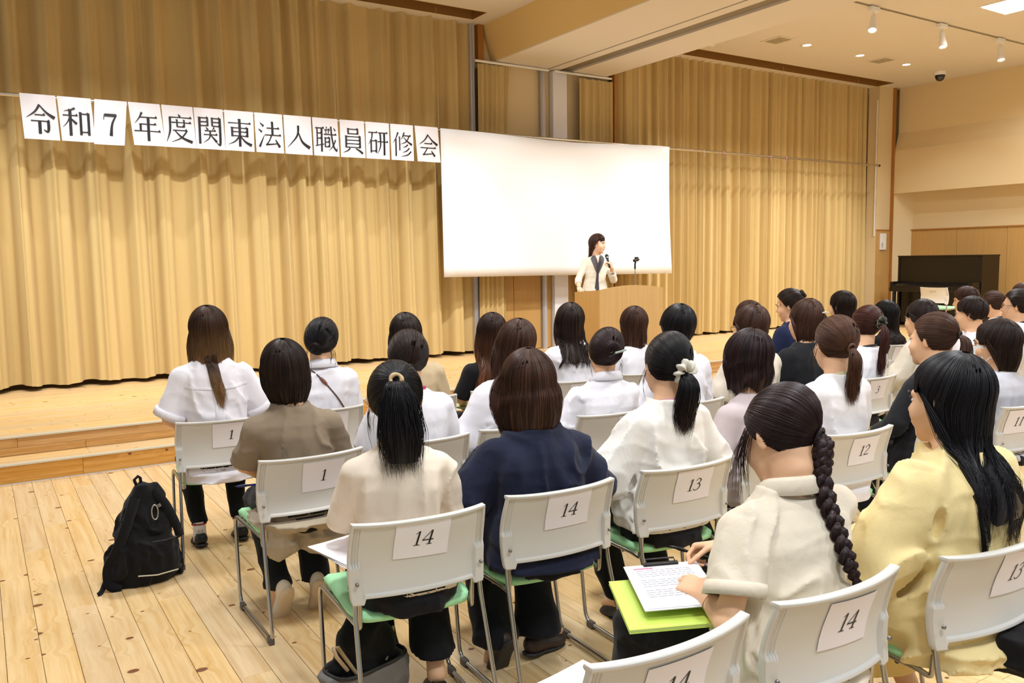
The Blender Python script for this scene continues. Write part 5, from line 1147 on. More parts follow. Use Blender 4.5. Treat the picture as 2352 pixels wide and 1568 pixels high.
def h28(H): H.loose(L=.155, off=.016, vol=1.03, flare=.06, inward=.28, azmin=1.7, bang=.01, ragged=.03, fr=1.0)
a28 = P_('A28', 'woman in pale grey cardigan with a white face mask and dark bob', (2295, 732), dict(col='c5c4cb', sleeve='long', ease=.024, amp=.006, hem=.45, name='cardigan'), h28, byaw=0, hyaw=-24, hp=.05, near=2, hcol='dark'); mask_on(a28)
# third seated row
def h2(H): H.loose(L=.165, off=.018, vol=1.04, flare=.05, inward=.65, azmin=1.55, bang=.02, ragged=.06, jit=.03, fr=.7)
a2 = P_('A2', 'woman in brown short-sleeved top with black bob, cream sneakers tucked back', (648, 779), dict(col='8b7a65', sleeve='half', ease=.026, sl_r=.014, amp=.009, hem=.46, neck=.07, wide=.0, shw=.004, drop=.012, name='tshirt'), h2, byaw=5, hyaw=14, hp=.10, near=2, hcol='dark',
   pose=dict(elb=(.222, .06, .745), ankL=(-.12, .0, .13), ankR=(.06, .02, .13), footdL=(-.1, .45, -.9), footdR=(.05, .45, -.9), kneeL=(-.12, .36, .46), kneeR=(.10, .36, .46)), legs=dict(kind='pants', col='17171a', sole='d8c3a2', hemz=.13), shoes='e3d3ba', shoekw=dict(sneaker=True))
def h5(H):
    tp = H.cap((0, -.8, -.6), off=.012); tie_at(H, '201818', .012, .005); H.tail(L=.10, out=.02, prof=((0, .01), (.4, .016), (1, .004)))
a5 = P_('A5', 'woman in white t-shirt with a pink collar edge and tied dark hair', (937, 755), dict(col=SHIRT, sleeve='half', ease=.028, sl_r=.02, amp=.006, hem=.45, wide=.012), h5, byaw=5, hyaw=22, hp=.18, near=1, hcol='dark', lanyard='c2386a')
def h8(H): H.loose(L=.20, off=.016, vol=1.02, flare=.15, azmin=1.6, bang=.02, ragged=.05, fr=.8)
a8 = P_('A8', 'woman in loose white blouse with long dark brown hair, behind the navy blouse', (1190, 732), dict(col=SHIRT, sleeve='long', ease=.03, sl_r=.03, amp=.009, hem=.45, wide=.012), h8, byaw=5, hyaw=15, hp=.1, near=1, hcol='brown')
def h11(H):
    tp = H.cap((.03, -.96, -.10), off=.012); H.bun(.030, .022, .016, squash=.8); t = H.td
    v, f = tube_np([H.T(H.tp + [.01, -.045, -.005]), H.T(H.tp + [.05, -.03, .003]), H.T(H.tp + [.072, .0, .006])], .006, 8); H.ties.append(('claw_clip', (v, f), mat('claw', '9aa89a', .25)))
    H.wisps(6, .06, 1.9, .3, -.05)
a11 = P_('A11', 'woman in white shirt with dark updo held by a grey-green claw clip', (1398, 750), dict(col=SHIRT, sleeve='long', ease=.026, sl_r=.012, amp=.009, amp2=.008, hem=.47, name='shirt'), h11, byaw=10, hyaw=28, hp=.02, near=2, hcol='plum', collar=True, lanyard='c9502f')
def h14(H): H.loose(L=.075, off=.014, vol=.98, inward=.5, azmin=1.7, bang=.02, ragged=.06, fr=.95)
a14 = P_('A14', 'woman in white shirt with short straight black hair', (1560, 697), dict(col=SHIRT, sleeve='long', ease=.034, sl_r=.022, amp=.010, amp2=.008, hem=.45, wide=.015, name='shirt'), h14, byaw=5, hyaw=14, hp=.06, near=1, hcol='bt')
def h16(H): H.loose(L=.07, off=.016, vol=1.0, inward=.35, azmin=1.6, bang=.02, ragged=.08, wave=.004)
a16 = P_('A16', 'woman in cream beige shirt with short brown hair and glasses pushed up', (1728, 699), dict(col='ddd3c2', sleeve='half', ease=.036, sl_r=.028, amp=.010, hem=.45, wide=.015, name='shirt'), h16, byaw=5, hyaw=5, hp=.1, near=1, hcol='brown'); glasses(a16)
def h19(H):
    H.loose(L=.13, off=.014, vol=1.0, flare=.0, inward=.3, azmin=1.8, bang=.02, ragged=.05); H.tp = np.array([.045, -.105, .04]); H.td = np.array([.35, -.93, .1])
    H.tail(L=.12, out=.012, prof=((0, .008), (.5, .013), (1, .006)))
    v, f = tube_np([H.T(H.tp + [-.03, -.006, .004]), H.T(H.tp + [0, -.022, .008]), H.T(H.tp + [.03, -.008, .004])], .0045, 8); H.ties.append(('bow_clip', (v, f), mat('clip_cream', 'd8d3bb', .4)))
a19 = P_('A19', 'woman in black top with half-up brown hair and a cream bow clip', (1857, 685), dict(col='15171b', sleeve='half', ease=.03, sl_r=.02, amp=.005, hem=.45, wide=.012, name='top'), h19, byaw=5, hyaw=14, hp=.08, near=1, hcol='brown')
def h23(H):
    tp = H.cap((.10, -.96, -.12), off=.012); tie_at(H, '20241f', .022, .017, 7, .4, .010, 'scrunchie'); c = H.T(H.tp + H.td * .014); H.ties.append(('gold_edge', scrunchie(c, H.R @ H.td, .038, .0025, 7, .2), mat('gold_edge', '9c8a4a', .4, metal=.5)))
    H.tail(L=.36, out=.04, prof=((0, .012), (.2, .024), (.6, .022), (.9, .014), (1, .005)), ragged=.15, lean=(.05, 0))
a23 = P_('A23', 'woman in white top with long reddish ponytail in a black and gold scrunchie', (1995, 700), dict(col=SHIRT, sleeve='elbow', ease=.03, sl_r=.024, amp=.006, hem=.5, wide=.01), h23, byaw=5, hyaw=16, hp=.12, near=1, hcol='red', lanyard='17171b')
def h25(H): H.loose(L=.05, off=.015, vol=1.0, inward=.5, azmin=1.8, bang=.02, ragged=.06)
a25 = P_('A25', 'woman in cream jacket with short dark brown hair', (2118, 687), dict(col='e2dac8', sleeve='long', ease=.034, sl_r=.016, amp=.010, hem=.45, wide=.01, name='jacket'), h25, byaw=0, hyaw=0, hp=.12, near=1, hcol='dark')
def h29(H): H.loose(L=.045, off=.012, vol=.98, inward=.6, azmin=1.9, bang=.03, ragged=.08, fr=1.1)
a29 = P_('A29', 'woman in white shirt with short dark hair, ear showing, grey cardigan in front', (2232, 679), dict(col=SHIRT, sleeve='half', ease=.026, sl_r=.014, amp=.006, hem=.45, name='shirt'), h29, byaw=-5, hyaw=-20, hp=.1, near=1, hcol='dark')
def h32(H):
    tp = H.cap((.15, -.98, -.2), off=.013); tie_at(H, '201818', .012, .005); H.bun(.02, .014, .012); H.wisps(5, .05, 1.2, .3, .0)
a32 = P_('A32', 'woman with brown-framed glasses and tied dark hair at the right edge', (2342, 662), dict(col='e6e6ea', sleeve='half', ease=.028, sl_r=.014, amp=.006, hem=.45, name='shirt'), h32, byaw=-5, hyaw=-22, hp=.06, near=1, hcol='dark', lanyard='22222c'); glasses(a32, mat('glasses_brown', '5a2a1c', .3))
# front row
def h1(H):
    H.loose(L=.20, off=.017, vol=1.0, flare=.14, azmin=1.55, bang=.02, ragged=.07, width=1.05, jit=.03); H.tp = np.array([.005, -.11, -.10]); H.td = np.array([0, -1, -.1]); H.tail(L=.245, out=.004, prof=((0, .03), (.3, .028), (.7, .016), (1, .003)), ragged=.25, flat=.35, lean=(.035, 0))
a1 = P_('A1', 'woman in white blouse with long brown hair fading lighter, beside the backpack', (475, 702), dict(col='efebf0', sleeve='half', ease=.030, sl_r=.024, amp=.009, amp2=.007, hem=.42, neck=.07, wide=.006, shw=.01, drop=.008), h1, byaw=4, hyaw=16, hp=.05, near=2, hcol='ombre',
   pose=dict(elb=(.25, .01, .755), ank=(.115, .10, .09), knee=(.13, .33, .47)), legs=dict(col='0a0a0c', taper=.012, ease=.008, hemz=.13), shoes='0e0e10')
def h3(H):
    tp = H.cap((-.12, -.85, -.52), off=.012); H.bun(.018, .016, .018); H.wisps(14, .10, 2.2, .5, -.06)
a3 = P_('A3', 'woman in white shirt with low black bun and thin brown crossbody strap', (740, 727), dict(col=SHIRT, sleeve='half', ease=.032, sl_r=.022, amp=.009, amp2=.007, hem=.47, wide=.012, name='shirt'), h3, byaw=8, hyaw=24, hp=.08, near=1, hcol='bt', collar=True); glasses(a3)
def h4(H): H.loose(L=.16, off=.014, vol=1.0, azmin=1.7, bang=.02, ragged=.05)
a4 = P_('A4', 'woman in beige top with dark hair, behind the white t-shirt', (930, 717), dict(col='cdb793', sleeve='half', ease=.034, sl_r=.024, amp=.006, hem=.45, wide=.01, name='top'), h4, byaw=10, hyaw=25, hp=.1, near=1, hcol='dark')
def h7(H): H.loose(L=.36, off=.014, vol=1.0, azmin=1.6, bang=.02, ragged=.05, flare=.15, width=1.0)
a7 = P_('A7', 'woman in black t-shirt with very long reddish brown hair, holding papers', (1130, 717), dict(col='111114', sleeve='half', ease=.022, sl_r=.012, amp=.004, hem=.45, name='tshirt'), h7, byaw=8, hyaw=20, hp=.05, near=1, hcol='redlong')
def h10(H): H.loose(L=.27, off=.014, vol=1.0, azmin=1.75, bang=.02, ragged=.05, flare=.12)
a10 = P_('A10', 'woman in white shirt with a pink collar band and long straight dark hair', (1310, 694), dict(col=SHIRT, sleeve='half', ease=.034, sl_r=.024, amp=.011, amp2=.009, hem=.45, wide=.012, name='shirt'), h10, byaw=5, hyaw=18, hp=.05, near=1, hcol='dark', collar='ddc4cc')
def h12(H): H.loose(L=.17, off=.013, vol=.98, azmin=1.75, bang=.02, ragged=.05)
a12 = P_('A12', 'woman in white top with round beaded neckline and straight dark hair', (1457, 702), dict(col=SHIRT, sleeve='half', ease=.03, sl_r=.024, amp=.007, hem=.45, neck=.08, name='top'), h12, byaw=5, hyaw=14, hp=.05, near=1, hcol='brown', lanyard='d9d6c8')
def h15(H): H.loose(L=.06, off=.016, vol=1.0, inward=.3, azmin=1.7, bang=.02, ragged=.06)
a15 = P_('A15', 'woman in white shirt with light brown bob, behind the cream beige shirt', (1720, 690), dict(col=SHIRT, sleeve='long', ease=.03, amp=.006, hem=.45, name='shirt'), h15, byaw=0, hyaw=0, near=0, hcol='brown')
def h18(H): tp = H.cap((.1, -.93, .38), off=.012); H.bun(.018, .014, .004); H.wisps(6, .05, .9, .2, .03, sides=(-1,))
a18 = P_('A18', 'woman in navy jacket with blue lanyard and dark updo, face turned left', (1810, 662), dict(col='1d2547', sleeve='long', ease=.03, amp=.006, hem=.45, wide=.01, name='jacket'), h18, byaw=0, hyaw=-28, hp=.2, near=1, hcol='dark', lanyard='2c50c0')
def h20(H): H.loose(L=.24, off=.014, vol=1.0, azmin=1.75, bang=.02, ragged=.04)
a20 = P_('A20', 'woman with long straight black hair in the front row before the right curtain', (1935, 667), dict(col='26262b', sleeve='half', ease=.024, amp=.005, hem=.45, name='top'), h20, byaw=0, hyaw=0, near=0, hcol='dark')
def h24(H):
    H.loose(L=.27, off=.014, vol=1.0, azmin=1.8, bang=.02, ragged=.05, wave=.004); v, f = tube_np([H.T((.02, -.115, .055)), H.T((.055, -.098, .05))], .004, 8); H.ties.append(('hairpin', (v, f), mat('pin', 'c9b2a0', .3, metal=.6)))
a24 = P_('A24', 'woman in black with long wavy black hair and a silver hairpin', (2035, 689), dict(col='16161a', sleeve='half', ease=.024, amp=.005, hem=.45, name='top'), h24, byaw=0, hyaw=-5, near=1, hcol='bt')
def h30(H): H.loose(L=.04, off=.013, vol=.98, inward=.6, azmin=1.9, bang=.015, ragged=.06, fr=1.0)
a30 = P_('A30', 'woman in left profile with a fringe in the front row, before the piano', (2218, 657), dict(col=SHIRT, sleeve='half', ease=.026, amp=.005, hem=.45, name='shirt'), h30, byaw=-10, hyaw=-35, hp=.12, near=1, hcol='brown')
def h31(H): tp = H.cap((.1, -.95, .1), off=.012); H.bun(.016, .013, .01)
a31 = P_('A31', 'woman in white collar with small brown updo between two darker heads', (2280, 667), dict(col=SHIRT, sleeve='half', ease=.026, amp=.005, hem=.45, name='shirt'), h31, byaw=-10, hyaw=-10, hp=.1, near=0, hcol='brown', lanyard='30303c')
def h33(H): H.loose(L=.10, off=.013, azmin=1.8, bang=.02)
a33 = P_('A33', 'dark head just visible at the right edge of the front row', (2350, 649), dict(col='d8d6d6', sleeve='half', ease=.026, amp=.005, hem=.45, name='shirt'), h33, byaw=-10, hyaw=-10, near=0, hcol='brown')
# ------------------------------------------------------------------ speaker
def hs(H):
    H.loose(L=.27, off=.014, vol=.98, azmin=2.25, bang=.03, ragged=.12, taper=.0, crown=(0, -.1, .99), fr=.62, wave=.003, push=True); H.wisps(6, .07, 1.05, .2, .02)
SY = 9.16
sp_T = [(.78, .165, .12, 0), (.90, .172, .118, 0), (1.0, .150, .10, 0), (1.08, .135, .095, 0), (1.18, .138, .10, 0), (1.27, .142, .10, 0), (1.34, .128, .082, -.005), (1.385, .10, .062, -.008), (1.415, .055, .05, -.008)]
sp = person('SP', 'woman in ivory jacket with grey lapels speaking into a microphone at the lectern', (1372, 536), dict(col='f0e9d8', sleeve='roll', ease=.008, sl_r=.0, amp=.004, hem=.72, neck=.05, neckz=1.41, name='jacket'), hs, at=(7.22, SY, SZ2), byaw=205, hyaw=155, hp=.02, near=2, hcol='brown', skin=SKIN2,
   pose=dict(lean=0, torso=sp_T, sh=(.140, -.01, 1.325), elbR=(.25, .02, 1.07), elbL=(-.245, .06, 1.06), wriR=(.28, .24, .955), wriL=(-.165, .215, 1.235), hc=(0, .02, 1.545), hip=(.085, 0, .85), knee=(.095, .02, .47), ank=(.10, 0, .09), footd=(0, 1, -.25), curl=.6,
     handR=((.1, .95, -.1), (0, .1, 1), (-1, .2, 0), .25), handL=((.35, .35, .85), (-.75, .6, .1), (.3, .8, .2), .95)), legs=dict(col='15161b'), extra={'face': 1}, shoes='141416', scale_xy=1.0)
# ------------------------------------------------------------------ speaker's extras
S = sp['S']; T = sp['T']; fl_ = sp['fld']
def on_front(x, z, off=.004, f=None):
    f = f or fl_; lo, hi = 0.0, .25
    for _ in range(18):
        m = (lo + hi) / 2
        if f(np.array([[x, m, z]]))[0] < 0: lo = m
        else: hi = m
    return np.array([x, hi + off, z])
def patch(poly_rows, off, f=None): return np.array([[on_front(x, z, off, f) for x, z in row] for row in poly_rows])
inner = []
for z, w in ((1.40, .045), (1.37, .06), (1.33, .05), (1.28, .035), (1.22, .022), (1.15, .016), (1.05, .02), (.95, .03), (.85, .036), (.75, .04)): inner.append([(-w + 2 * w * i / 6, z) for i in range(7)])
G = patch(inner, .003); v, f, _, _ = grid(G, np.zeros(len(G)), np.zeros(7)); sp['W']('inner_blouse', (v, f), cloth('grey_inner', '4c4a50'))
for s in (-1, 1):
    rows = [[(s * .030, 1.405), (s * .062, 1.41), (s * .075, 1.40)], [(s * .034, 1.37), (s * .07, 1.375), (s * .098, 1.365)], [(s * .036, 1.33), (s * .066, 1.33), (s * .088, 1.325)], [(s * .03, 1.28), (s * .05, 1.28), (s * .068, 1.275)], [(s * .016, 1.21), (s * .028, 1.205), (s * .036, 1.2)], [(s * .006, 1.15), (s * .010, 1.148), (s * .014, 1.146)]]
    G = patch(rows, .012); v, f, _, _ = grid(G, np.zeros(len(G)), np.zeros(3)); sp['W']('lapel', (v, f), cloth('grey_lapel', '5b585d'))
G = patch([[(-.032, 1.412), (0, 1.40), (.032, 1.412)], [(-.022, 1.38), (0, 1.375), (.022, 1.38)], [(-.012, 1.345), (0, 1.34), (.012, 1.345)], [(-.002, 1.305), (0, 1.30), (.002, 1.305)]], .0055); v, f, _, _ = grid(G, np.zeros(4), np.zeros(3)); sp['W']('neckline_skin', (v, f), SKIN2)
v, f = scrunchie(S['wri', 1] + [0, .0, 0], S['wri', 1] - S['elb', 1], .028, .004, 0, 0); sp['W']('bracelet', (v, f), mat('bracelet', '8a8f9a', .3, metal=.8))
# microphone in her left hand: top-level thing placed in world space
M_ = np.array(sp['root'].matrix_basis) if False else None
Rw = rz_(-rad(205)); def_w = lambda q: Rw @ sp['warp'](np.array([q]))[0] + np.array([7.22, SY, SZ2])
hand = hand_frames(S)[-1]; Wq = hand[0]; D = hand[1] / np.linalg.norm(hand[1]); Nn = hand[2] - D * (hand[2] @ D); Nn /= np.linalg.norm(Nn)
grip = Wq + D * .085 - Nn * .026
mouth = T((0, .13, -.08)); ax = np.array(mouth - grip); ax = ax / np.linalg.norm(ax)
a_, b_ = def_w(grip - ax * .09), def_w(grip + ax * .115)
mic = empty('microphone', tuple(a_)); tag(mic, 'black wireless microphone held up to the speaker\'s mouth', 'microphone')
q = Vector(b_ - a_).to_track_quat('Z', 'Y').to_matrix().to_4x4()
MB().lathe([(.001, 0), (.013, 0), (.0145, .03), (.0165, .15), (.021, .17)], n=16).build('handle', BLACK, mic, q); MB().lathe([(.021, .168), (.026, .185), (.0265, .205), (.02, .224), (.008, .232), (.001, .233)], n=18).build('grille', mat('mic_grille', '2b3a34', .5, metal=.6), mic, q); MB().lathe([(.022, .165), (.024, .17), (.022, .176)], n=16).build('ring', SILVER, mic, q)
# ------------------------------------------------------------------ details on people
def back_pt(p, x, z, off=.004):
    f = p['fld']; lo, hi = -.30, 0.05 * 0
    lo, hi = 0., -.32
    for _ in range(18):
        m = (lo + hi) / 2
        if f(np.array([[x, m, z]]))[0] < 0: lo = m
        else: hi = m
    return np.array([x, hi - off, z])
# brown crossbody strap on the low-bun woman
pts = [back_pt(a3, -.075 + .25 * t, 1.045 - .33 * t ** 1.2, .003) for t in np.linspace(0, 1, 16)]
v, f = tube_np([np.array([-.07, .03, 1.06])] + pts, .0045, 6); so = a3['W']('bag_strap', (v, f), mat('leather_brown', '5e4034', .5)); v, f = tube_np([pts[3], pts[4], pts[5]], [.009, .012, .009], 8); a3['W']('strap_buckle', (v, f), mat('leather_red', '7a4a3c', .5), so)
# yoke seam and box pleat of the white blouse nearest the backpack
G = [[back_pt(a1, x, .93 - .012 * sin((x + .15) * 10), .002), back_pt(a1, x, .918 - .012 * sin((x + .15) * 10), .005), back_pt(a1, x, .912 - .012 * sin((x + .15) * 10), .002)] for x in np.linspace(-.165, .165, 24)]
v, f, _, _ = grid(np.array(G), np.zeros(24), np.zeros(3)); a1['W']('yoke_seam', (v, f), a1['tm'])
G = [[back_pt(a1, x, z, .001 + .004 * (abs(x) < .02)) for x in (-.024, -.018, 0, .018, .024)] for z in np.linspace(.915, .70, 10)]
v, f, _, _ = grid(np.array(G), np.zeros(10), np.zeros(5)); a1['W']('box_pleat', (v, f), a1['tm'])
for s in (-1, 1):
    a = a1['S']['ank', s]; v, f = tube_np([a + [0, .0, -.06], a, a + [0, .01, .045]], [.037, .036, .036], 12); a1['W']('sock', (v, f), cloth('sock', 'e6e2e0'))
    v, f = tube_np([a + [0, .01, .032], a + [0, .011, .040]], [.043, .043], 12); a1['W']('red_cuff', (v, f), cloth('cuff_red', 'a03028'))
# rolled cuffs
for p, nm in ((a21, 'sleeve_cuff'), (a1, 'sleeve_cuff')):
    for e, n, rr in p['ends']:
        P0, U_, V_ = frame_of(n); th = np.linspace(0, 2 * pi, 28, endpoint=False); rows = []
        for d, r in ((.004, rr + .001), (.006, rr + .008), (-.02, rr + .009), (-.036, rr + .007), (-.038, rr - .004)): rows.append(e + n * d + (r * (cos_(th)[:, None] * U_ + sin_(th)[:, None] * V_)))
        v, f, _, _ = grid(np.array(rows).transpose(1, 0, 2), np.zeros(28), np.zeros(5), True); p['W'](nm, (v, f), p['tm'])
# long beige coat hem hanging off the brown t-shirt woman's seat
F_ = Field(); F_.add(ell((0.02, -.06, .50), (.27, .21, .07)), .03); F_.add(ell((.10, -.05, .40), (.18, .13, .12)), .05); F_.add(ell((-.12, -.13, .40), (.08, .05, .10)), .04); F_.disp = folds(4, .010, (13, 13, 5), .004); F_.sub.append(ell((.0, .10, .33), (.2, .16, .12))); F_.cut.append(lambda p: p[:, 2] - .50 - .1 * (p[:, 1] + .1))
v, f = surfnet(F_, (-.34, -.32, .22), (.36, .2, .6), .010, .03); a2['W']('long_skirt', (relax(v, f), f), cloth('beige_skirt', 'b5a78f'))
# ------------------------------------------------------------------ clipboard, folder and pens on the braided woman
r21 = a21['root']; X0, Y0 = r21.location.x, r21.location.y; A = rad(2); w21 = lambda q: rz_(-A) @ a21['warp'](np.array([q]))[0] + np.array([X0, Y0, 0])
hl = a21['S']['wri', -1]; 
def thing_mesh(name, label, cat, V, F, m): o = mk(name, V, np.array(F), m, None, False); return tag(o, label, cat)
def board(c, ax_x, ax_y, w, h, t):
    ax_x = ax_x / np.linalg.norm(ax_x); nrm = np.cross(ax_x, ax_y); nrm /= np.linalg.norm(nrm); ax_y = np.cross(nrm, ax_x); M = Matrix.Identity(4)
    for i in range(3): M[i][0] = ax_x[i]; M[i][1] = ax_y[i]; M[i][2] = nrm[i]; M[i][3] = c[i]
    return M
cb_c = on_z(1560, 1340, .672); ex = on_z(1632, 1318, .68) - on_z(1440, 1300, .672); 
# board axes from the photograph's corners: far-left, far-right, near
c0 = on_z(1440, 1308, .665); c1 = on_z(1570, 1303, .700); c2 = on_z(1630, 1378, .690)
ay = np.array(c0 - on_z(1540, 1392, .655)); 
bc_ = np.array([X0 - .165, Y0 + .262, .668]); AX, AY = np.array([.87, -.49, .05]), np.array([.49, .87, .03])
M = board(bc_, AX, AY, .22, .31, .003)
cbd = empty('clipboard'); cbd.matrix_world = M; tag(cbd, 'clipboard with printed sheet and black clip held on the braided woman\'s lap', 'clipboard')
MB().box(-.115, .115, -.155, .155, -.003, 0, .001).build('board', mat('board_white', 'dfe3e8', .4), cbd); MB().box(-.105, .105, -.148, .14, .0005, .0015).build('paper', PAPER, cbd)
MB().box(-.055, .055, .135, .153, .001, .009, .003).tube([(-.045, .14, .008), (-.045, .158, .016), (.045, .158, .016), (.045, .14, .008)], .0028, 6).build('clip', BLACK, cbd)
ln = MB(); rg = random.Random(2)
for k in range(15):
    if k % 5 == 4: continue
    x = -.085
    while x < .08:
        d = .008 + rg.random() * .02; ln.box(x, min(x + d, .085), .105 - k * .014, .1075 - k * .014, .0016, .0018); x += d + .004
ln.build('text_lines', mat('grey_ink', '6d6a7c', .6), cbd); MB().box(-.09, -.03, .118, .126, .0016, .0018).build('pink_heading', mat('pink_ink', 'd4688c', .6), cbd)
M2 = board(bc_ + np.array([-.055, -.02, -.032]), AX, AY, .24, .32, .01)
fo = empty('file_folder'); fo.matrix_world = M2; tag(fo, 'lime green file folder under the clipboard', 'folder')
MB().box(-.13, .13, -.16, .16, 0, .003, .001).build('cover', mat('lime', 'c3dc5c', .45), fo); MB().box(-.128, .125, -.157, .157, -.006, 0).build('sheets', mat('lime_sheets', 'dfe9a8', .7), fo); MB().box(-.13, .13, -.16, .16, -.009, -.006, .001).build('cover', mat('lime', 'c3dc5c', .45), fo)
hr_ = hand_frames(a21['S'])[1]; g = hr_[0] + hr_[1] / np.linalg.norm(hr_[1]) * .10 - np.array([0, 0, .012]); gw = w21(g)
def pen(name, label, a, b, r, m, mt):
    o = empty(name, tuple(a)); tag(o, label, 'pen'); d = Vector(b) - Vector(a); L = d.length; q = d.to_track_quat('Z', 'Y').to_matrix().to_4x4(); MB().lathe([(.0006, 0), (.0015, .006), (r, .018), (r, L), (.001, L)], n=10).build('barrel', m, o, q); MB().lathe([(r + .0012, .03), (r + .0012, .055)], n=10).build('grip', mt, o, q); MB().box(r, r + .002, -.0015, .0015, L - .04, L, .0005).build('pen_clip', mt, o, q)
pen('ballpoint_pen', 'black pen in the braided woman\'s right hand', gw + np.array([-.055, .03, .02]), gw + np.array([.07, -.04, -.03]), .0045, mat('pen_black', '1a1a26', .3), BLACK)
pen('marker_pen', 'clear pink marker held across the palm of the braided woman', gw + np.array([-.012, .0, -.012]), gw + np.array([.10, -.10, -.075]), .0055, mat('pen_clear', 'e9c9cf', .15, alpha=.85), mat('pen_pink', 'd88a98', .3))
# ------------------------------------------------------------------ papers
def sheets(name, label, px, z, w, h, rz, m=PAPER, n=3, cat='paper', xyz=None):
    c = on_z(px[0], px[1], z) if xyz is None else np.array(xyz); o = empty(name, tuple(c), rad(rz)); tag(o, label, cat)
    for k in range(n):
        a = (k - 1) * .05; V = []
        for j in range(5):
            for i in range(5): x = (i / 4 - .5) * w; y = (j / 4 - .5) * h; V.append((x * cos(a) - y * sin(a), x * sin(a) + y * cos(a), .002 * k + .008 * ((i / 4 - .5) ** 2) + .004 * k * (j / 4)))
        mk('sheet', V, np.array([(j * 5 + i, j * 5 + i + 1, (j + 1) * 5 + i + 1, (j + 1) * 5 + i) for j in range(4) for i in range(4)]), m, o, True)
    return o
sheets('handout', 'white handout sheets on the lap of the cream blouse woman', (812, 1268), .60, .20, .28, 10)
sheets('handout', 'white handout sheets in the navy blouse woman\'s left hand', (1066, 1108), .70, .21, .16, -20)
sheets('handout', 'white paper lying on the empty chair at the bottom edge', (1372, 1596), .475, .20, .28, 8)
sheets('handout', 'pale green notebook on the lap of the black t-shirt woman', (1072, 935), .62, .15, .2, 10, mat('notebook_green', 'c6d8a0', .5))
c = on_z(550, 1122, .60); pen('ballpoint_pen', 'blue pens and paper edge on the lap beside the brown short-sleeved top', c + np.array([-.01, .05, 0]), c + np.array([.12, .02, .0]), .005, mat('pen_blue', '2a3a9a', .3), mat('pen_blue2', '1d2a6a', .3))
# ------------------------------------------------------------------ backpack on the floor
bp = empty('backpack', (.655, 4.56, 0), rad(12)); tag(bp, 'black backpack with silver carabiner standing on the pine floor', 'backpack')
F_ = Field(); K = [(0.0, .155, .085, 0), (.06, .172, .10, 0), (.16, .165, .10, 0), (.26, .135, .085, .005), (.36, .098, .065, .012), (.44, .062, .045, .02), (.49, .03, .03, .022)]
F_.add(loft(K, 0, 2.6), .03); F_.add(ell((.02, -.085, .13), (.115, .045, .11)), .03); F_.add(ell((.075, .01, .44), (.03, .035, .07)), .02); F_.disp = folds(5, .010, (12, 12, 6), .006); F_.cut.append(lambda p: .004 - p[:, 2])
v, f = surfnet(F_, (-.24, -.2, -.01), (.24, .18, .55), .009, .03); mk('bag_body', relax(v, f), f, BLKFAB, bp)
MB().tube([(-.09, -.125, .075), (0, -.137, .06), (.11, -.128, .058)], .0035, 6).build('zip', mat('zip_cream', 'cfc7b4', .4), bp)
MB().tube([(-.02, -.135, .235), (.05, -.13, .228), (.13, -.10, .222)], .003, 6).build('pocket_zip', mat('zip_dark', '2a2a2e', .4), bp)
car = [(.02 + .016 * cos(a), -.088 - .02 * .0, .375 + .036 * sin(a) * (1 if sin(a) > 0 else 1.1)) for a in np.linspace(0, 2 * pi, 20)]
MB().tube([(p[0], p[1] - .012 * (1 - (p[2] - .33) * 4), p[2]) for p in car], .0035, 8).build('carabiner', SILVER, bp)
MB().tube([(.055, -.055, .40), (.06, -.06, .385)], .011, 8).build('cord_lock', DMETAL, bp)
MB().tube([(-.015, .02, .48), (-.03, .02, .53), (-.01, .02, .545), (.0, .02, .535), (.005, .02, .49)], .008, 8).build('handle', BLKFAB, bp)
def strap(pts, w, name, m, parent, t=.006):
    P = np.array(pts, float); P = np.array(fillet(P, .06, 5)); T_ = np.gradient(P, axis=0); T_ /= np.linalg.norm(T_, axis=1)[:, None]; s_ = np.cross(T_, np.array([0, -1., .2])); s_ /= np.linalg.norm(s_, axis=1)[:, None]; n_ = np.cross(s_, T_)
    G = np.stack([P + s_ * w, P + s_ * w + n_ * t, P - s_ * w + n_ * t, P - s_ * w], 0); v, f, _, _ = grid(G.transpose(0, 1, 2), np.zeros(4), np.zeros(len(P)), True); return mk(name, v, f, m, parent)
strap([(-.05, -.03, .45), (-.11, -.07, .33), (-.165, -.06, .20), (-.20, -.02, .12), (-.20, -.03, .03), (-.15, -.06, .008)], .026, 'shoulder_strap', BLKFAB, bp); strap([(.05, -.02, .47), (.10, -.05, .38), (.14, -.06, .27), (.165, -.04, .2)], .022, 'shoulder_strap', BLKFAB, bp); strap([(-.18, -.02, .14), (-.20, .0, .06), (-.235, -.03, .012), (-.26, -.05, .006)], .012, 'webbing', BLKFAB, bp)
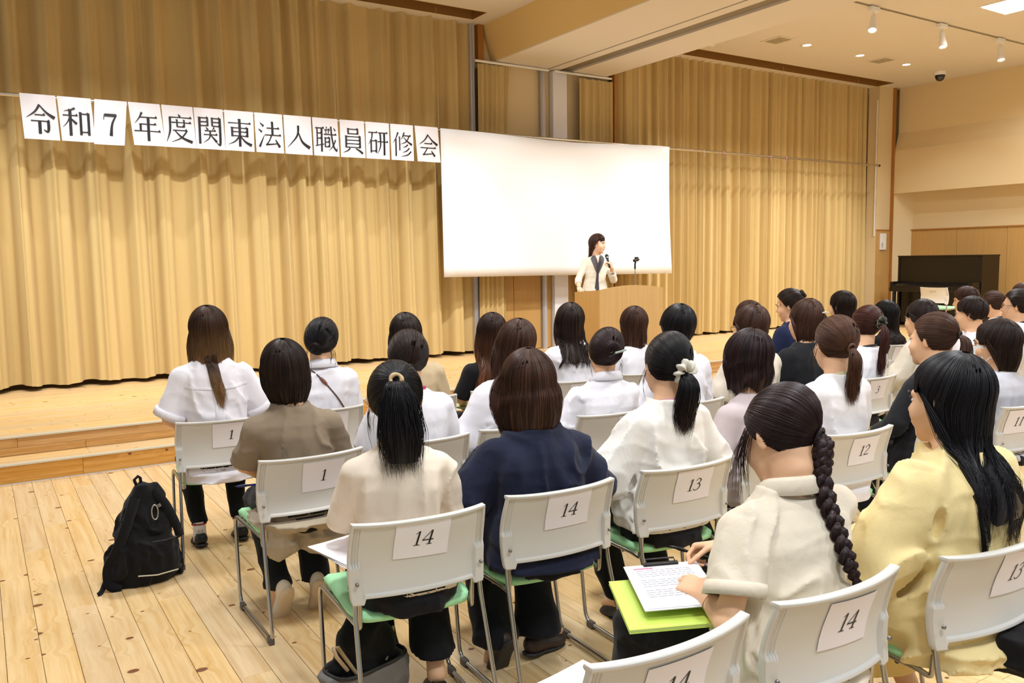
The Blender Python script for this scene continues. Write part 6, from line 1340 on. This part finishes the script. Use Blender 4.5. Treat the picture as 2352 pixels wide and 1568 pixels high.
# ------------------------------------------------------------------ bags beneath the ponytail woman's chair
cx, cy, _ = CHAIRS['A6']
tb = empty('tote_bag', (cx - .14, cy - .02, 0), rad(15)); tag(tb, 'grey felt tote bag standing under the ponytail woman\'s chair', 'tote bag')
F_ = Field(); F_.add(loft([(0, .135, .075, 0), (.1, .15, .085, 0), (.19, .155, .085, 0), (.21, .15, .08, 0)], 0, 3.2), .02); F_.disp = folds(7, .007, (12, 12, 5), .004); F_.cut += [lambda p: .003 - p[:, 2], lambda p: p[:, 2] - .205]; F_.sub.append(loft([(.05, .13, .065, 0), (.25, .14, .07, 0)], 0, 3.2))
v, f = surfnet(F_, (-.2, -.14, -.01), (.2, .14, .26), .009, .03); mk('bag_body', relax(v, f), f, cloth('felt', '6f6c68'), tb); 
ring = [(.152 * np.sign(cos(a)) * abs(cos(a)) ** .6, .082 * np.sign(sin(a)) * abs(sin(a)) ** .6, .205) for a in np.linspace(0, 2 * pi, 30)]; MB().tube(ring, .007, 6).build('rim', mat('rim_black', '1c1a1a', .5), tb)
hb = empty('handbag', (cx - .15, cy - .01, .12), rad(15)); tag(hb, 'black drawstring bag with beige handles stuffed into the grey tote', 'bag')
F_ = Field(); F_.add(ell((0, 0, .11), (.125, .065, .13)), .02); F_.disp = folds(9, .012, (12, 12, 5), .006); v, f = surfnet(F_, (-.18, -.12, -.05), (.18, .12, .28), .009, .03); mk('bag_body', relax(v, f), f, BLKFAB, hb)
MB().tube([(-.10, -.05, .10), (-.15, -.06, .17), (-.155, -.05, .20), (-.13, -.04, .19), (-.07, -.06, .08)], .007, 8).build('handle', mat('leather_beige', 'b39a78', .5), hb); MB().tube([(.06, -.06, .08), (.10, -.05, .14), (.13, -.02, .17)], .006, 8).build('handle', mat('leather_beige', 'b39a78', .5), hb); MB().lathe([(.001, -.07), (.010, -.072), (.001, -.074)], (-.12, 0, .06), 12, 'y').build('metal_ring', SILVER, hb)
g_ = on_z(2335, 1508, .45); bg = empty('shoulder_bag', tuple(g_ + np.array([.10, .0, -.06])), rad(-5)); tag(bg, 'black bag with silver triangle tag on the next chair at the right edge', 'bag')
F_ = Field(); F_.add(loft([(0, .13, .07, 0), (.05, .14, .075, 0), (.11, .12, .06, 0)], 0, 3), .02); F_.disp = folds(3, .005); v, f = surfnet(F_, (-.2, -.14, -.03), (.2, .14, .17), .009, .03); mk('bag_body', relax(v, f), f, BLKFAB, bg); MB().prism([(-.115, .05), (-.085, .05), (-.10, .075)], -.085, -.08).build('metal_tag', SILVER, bg)
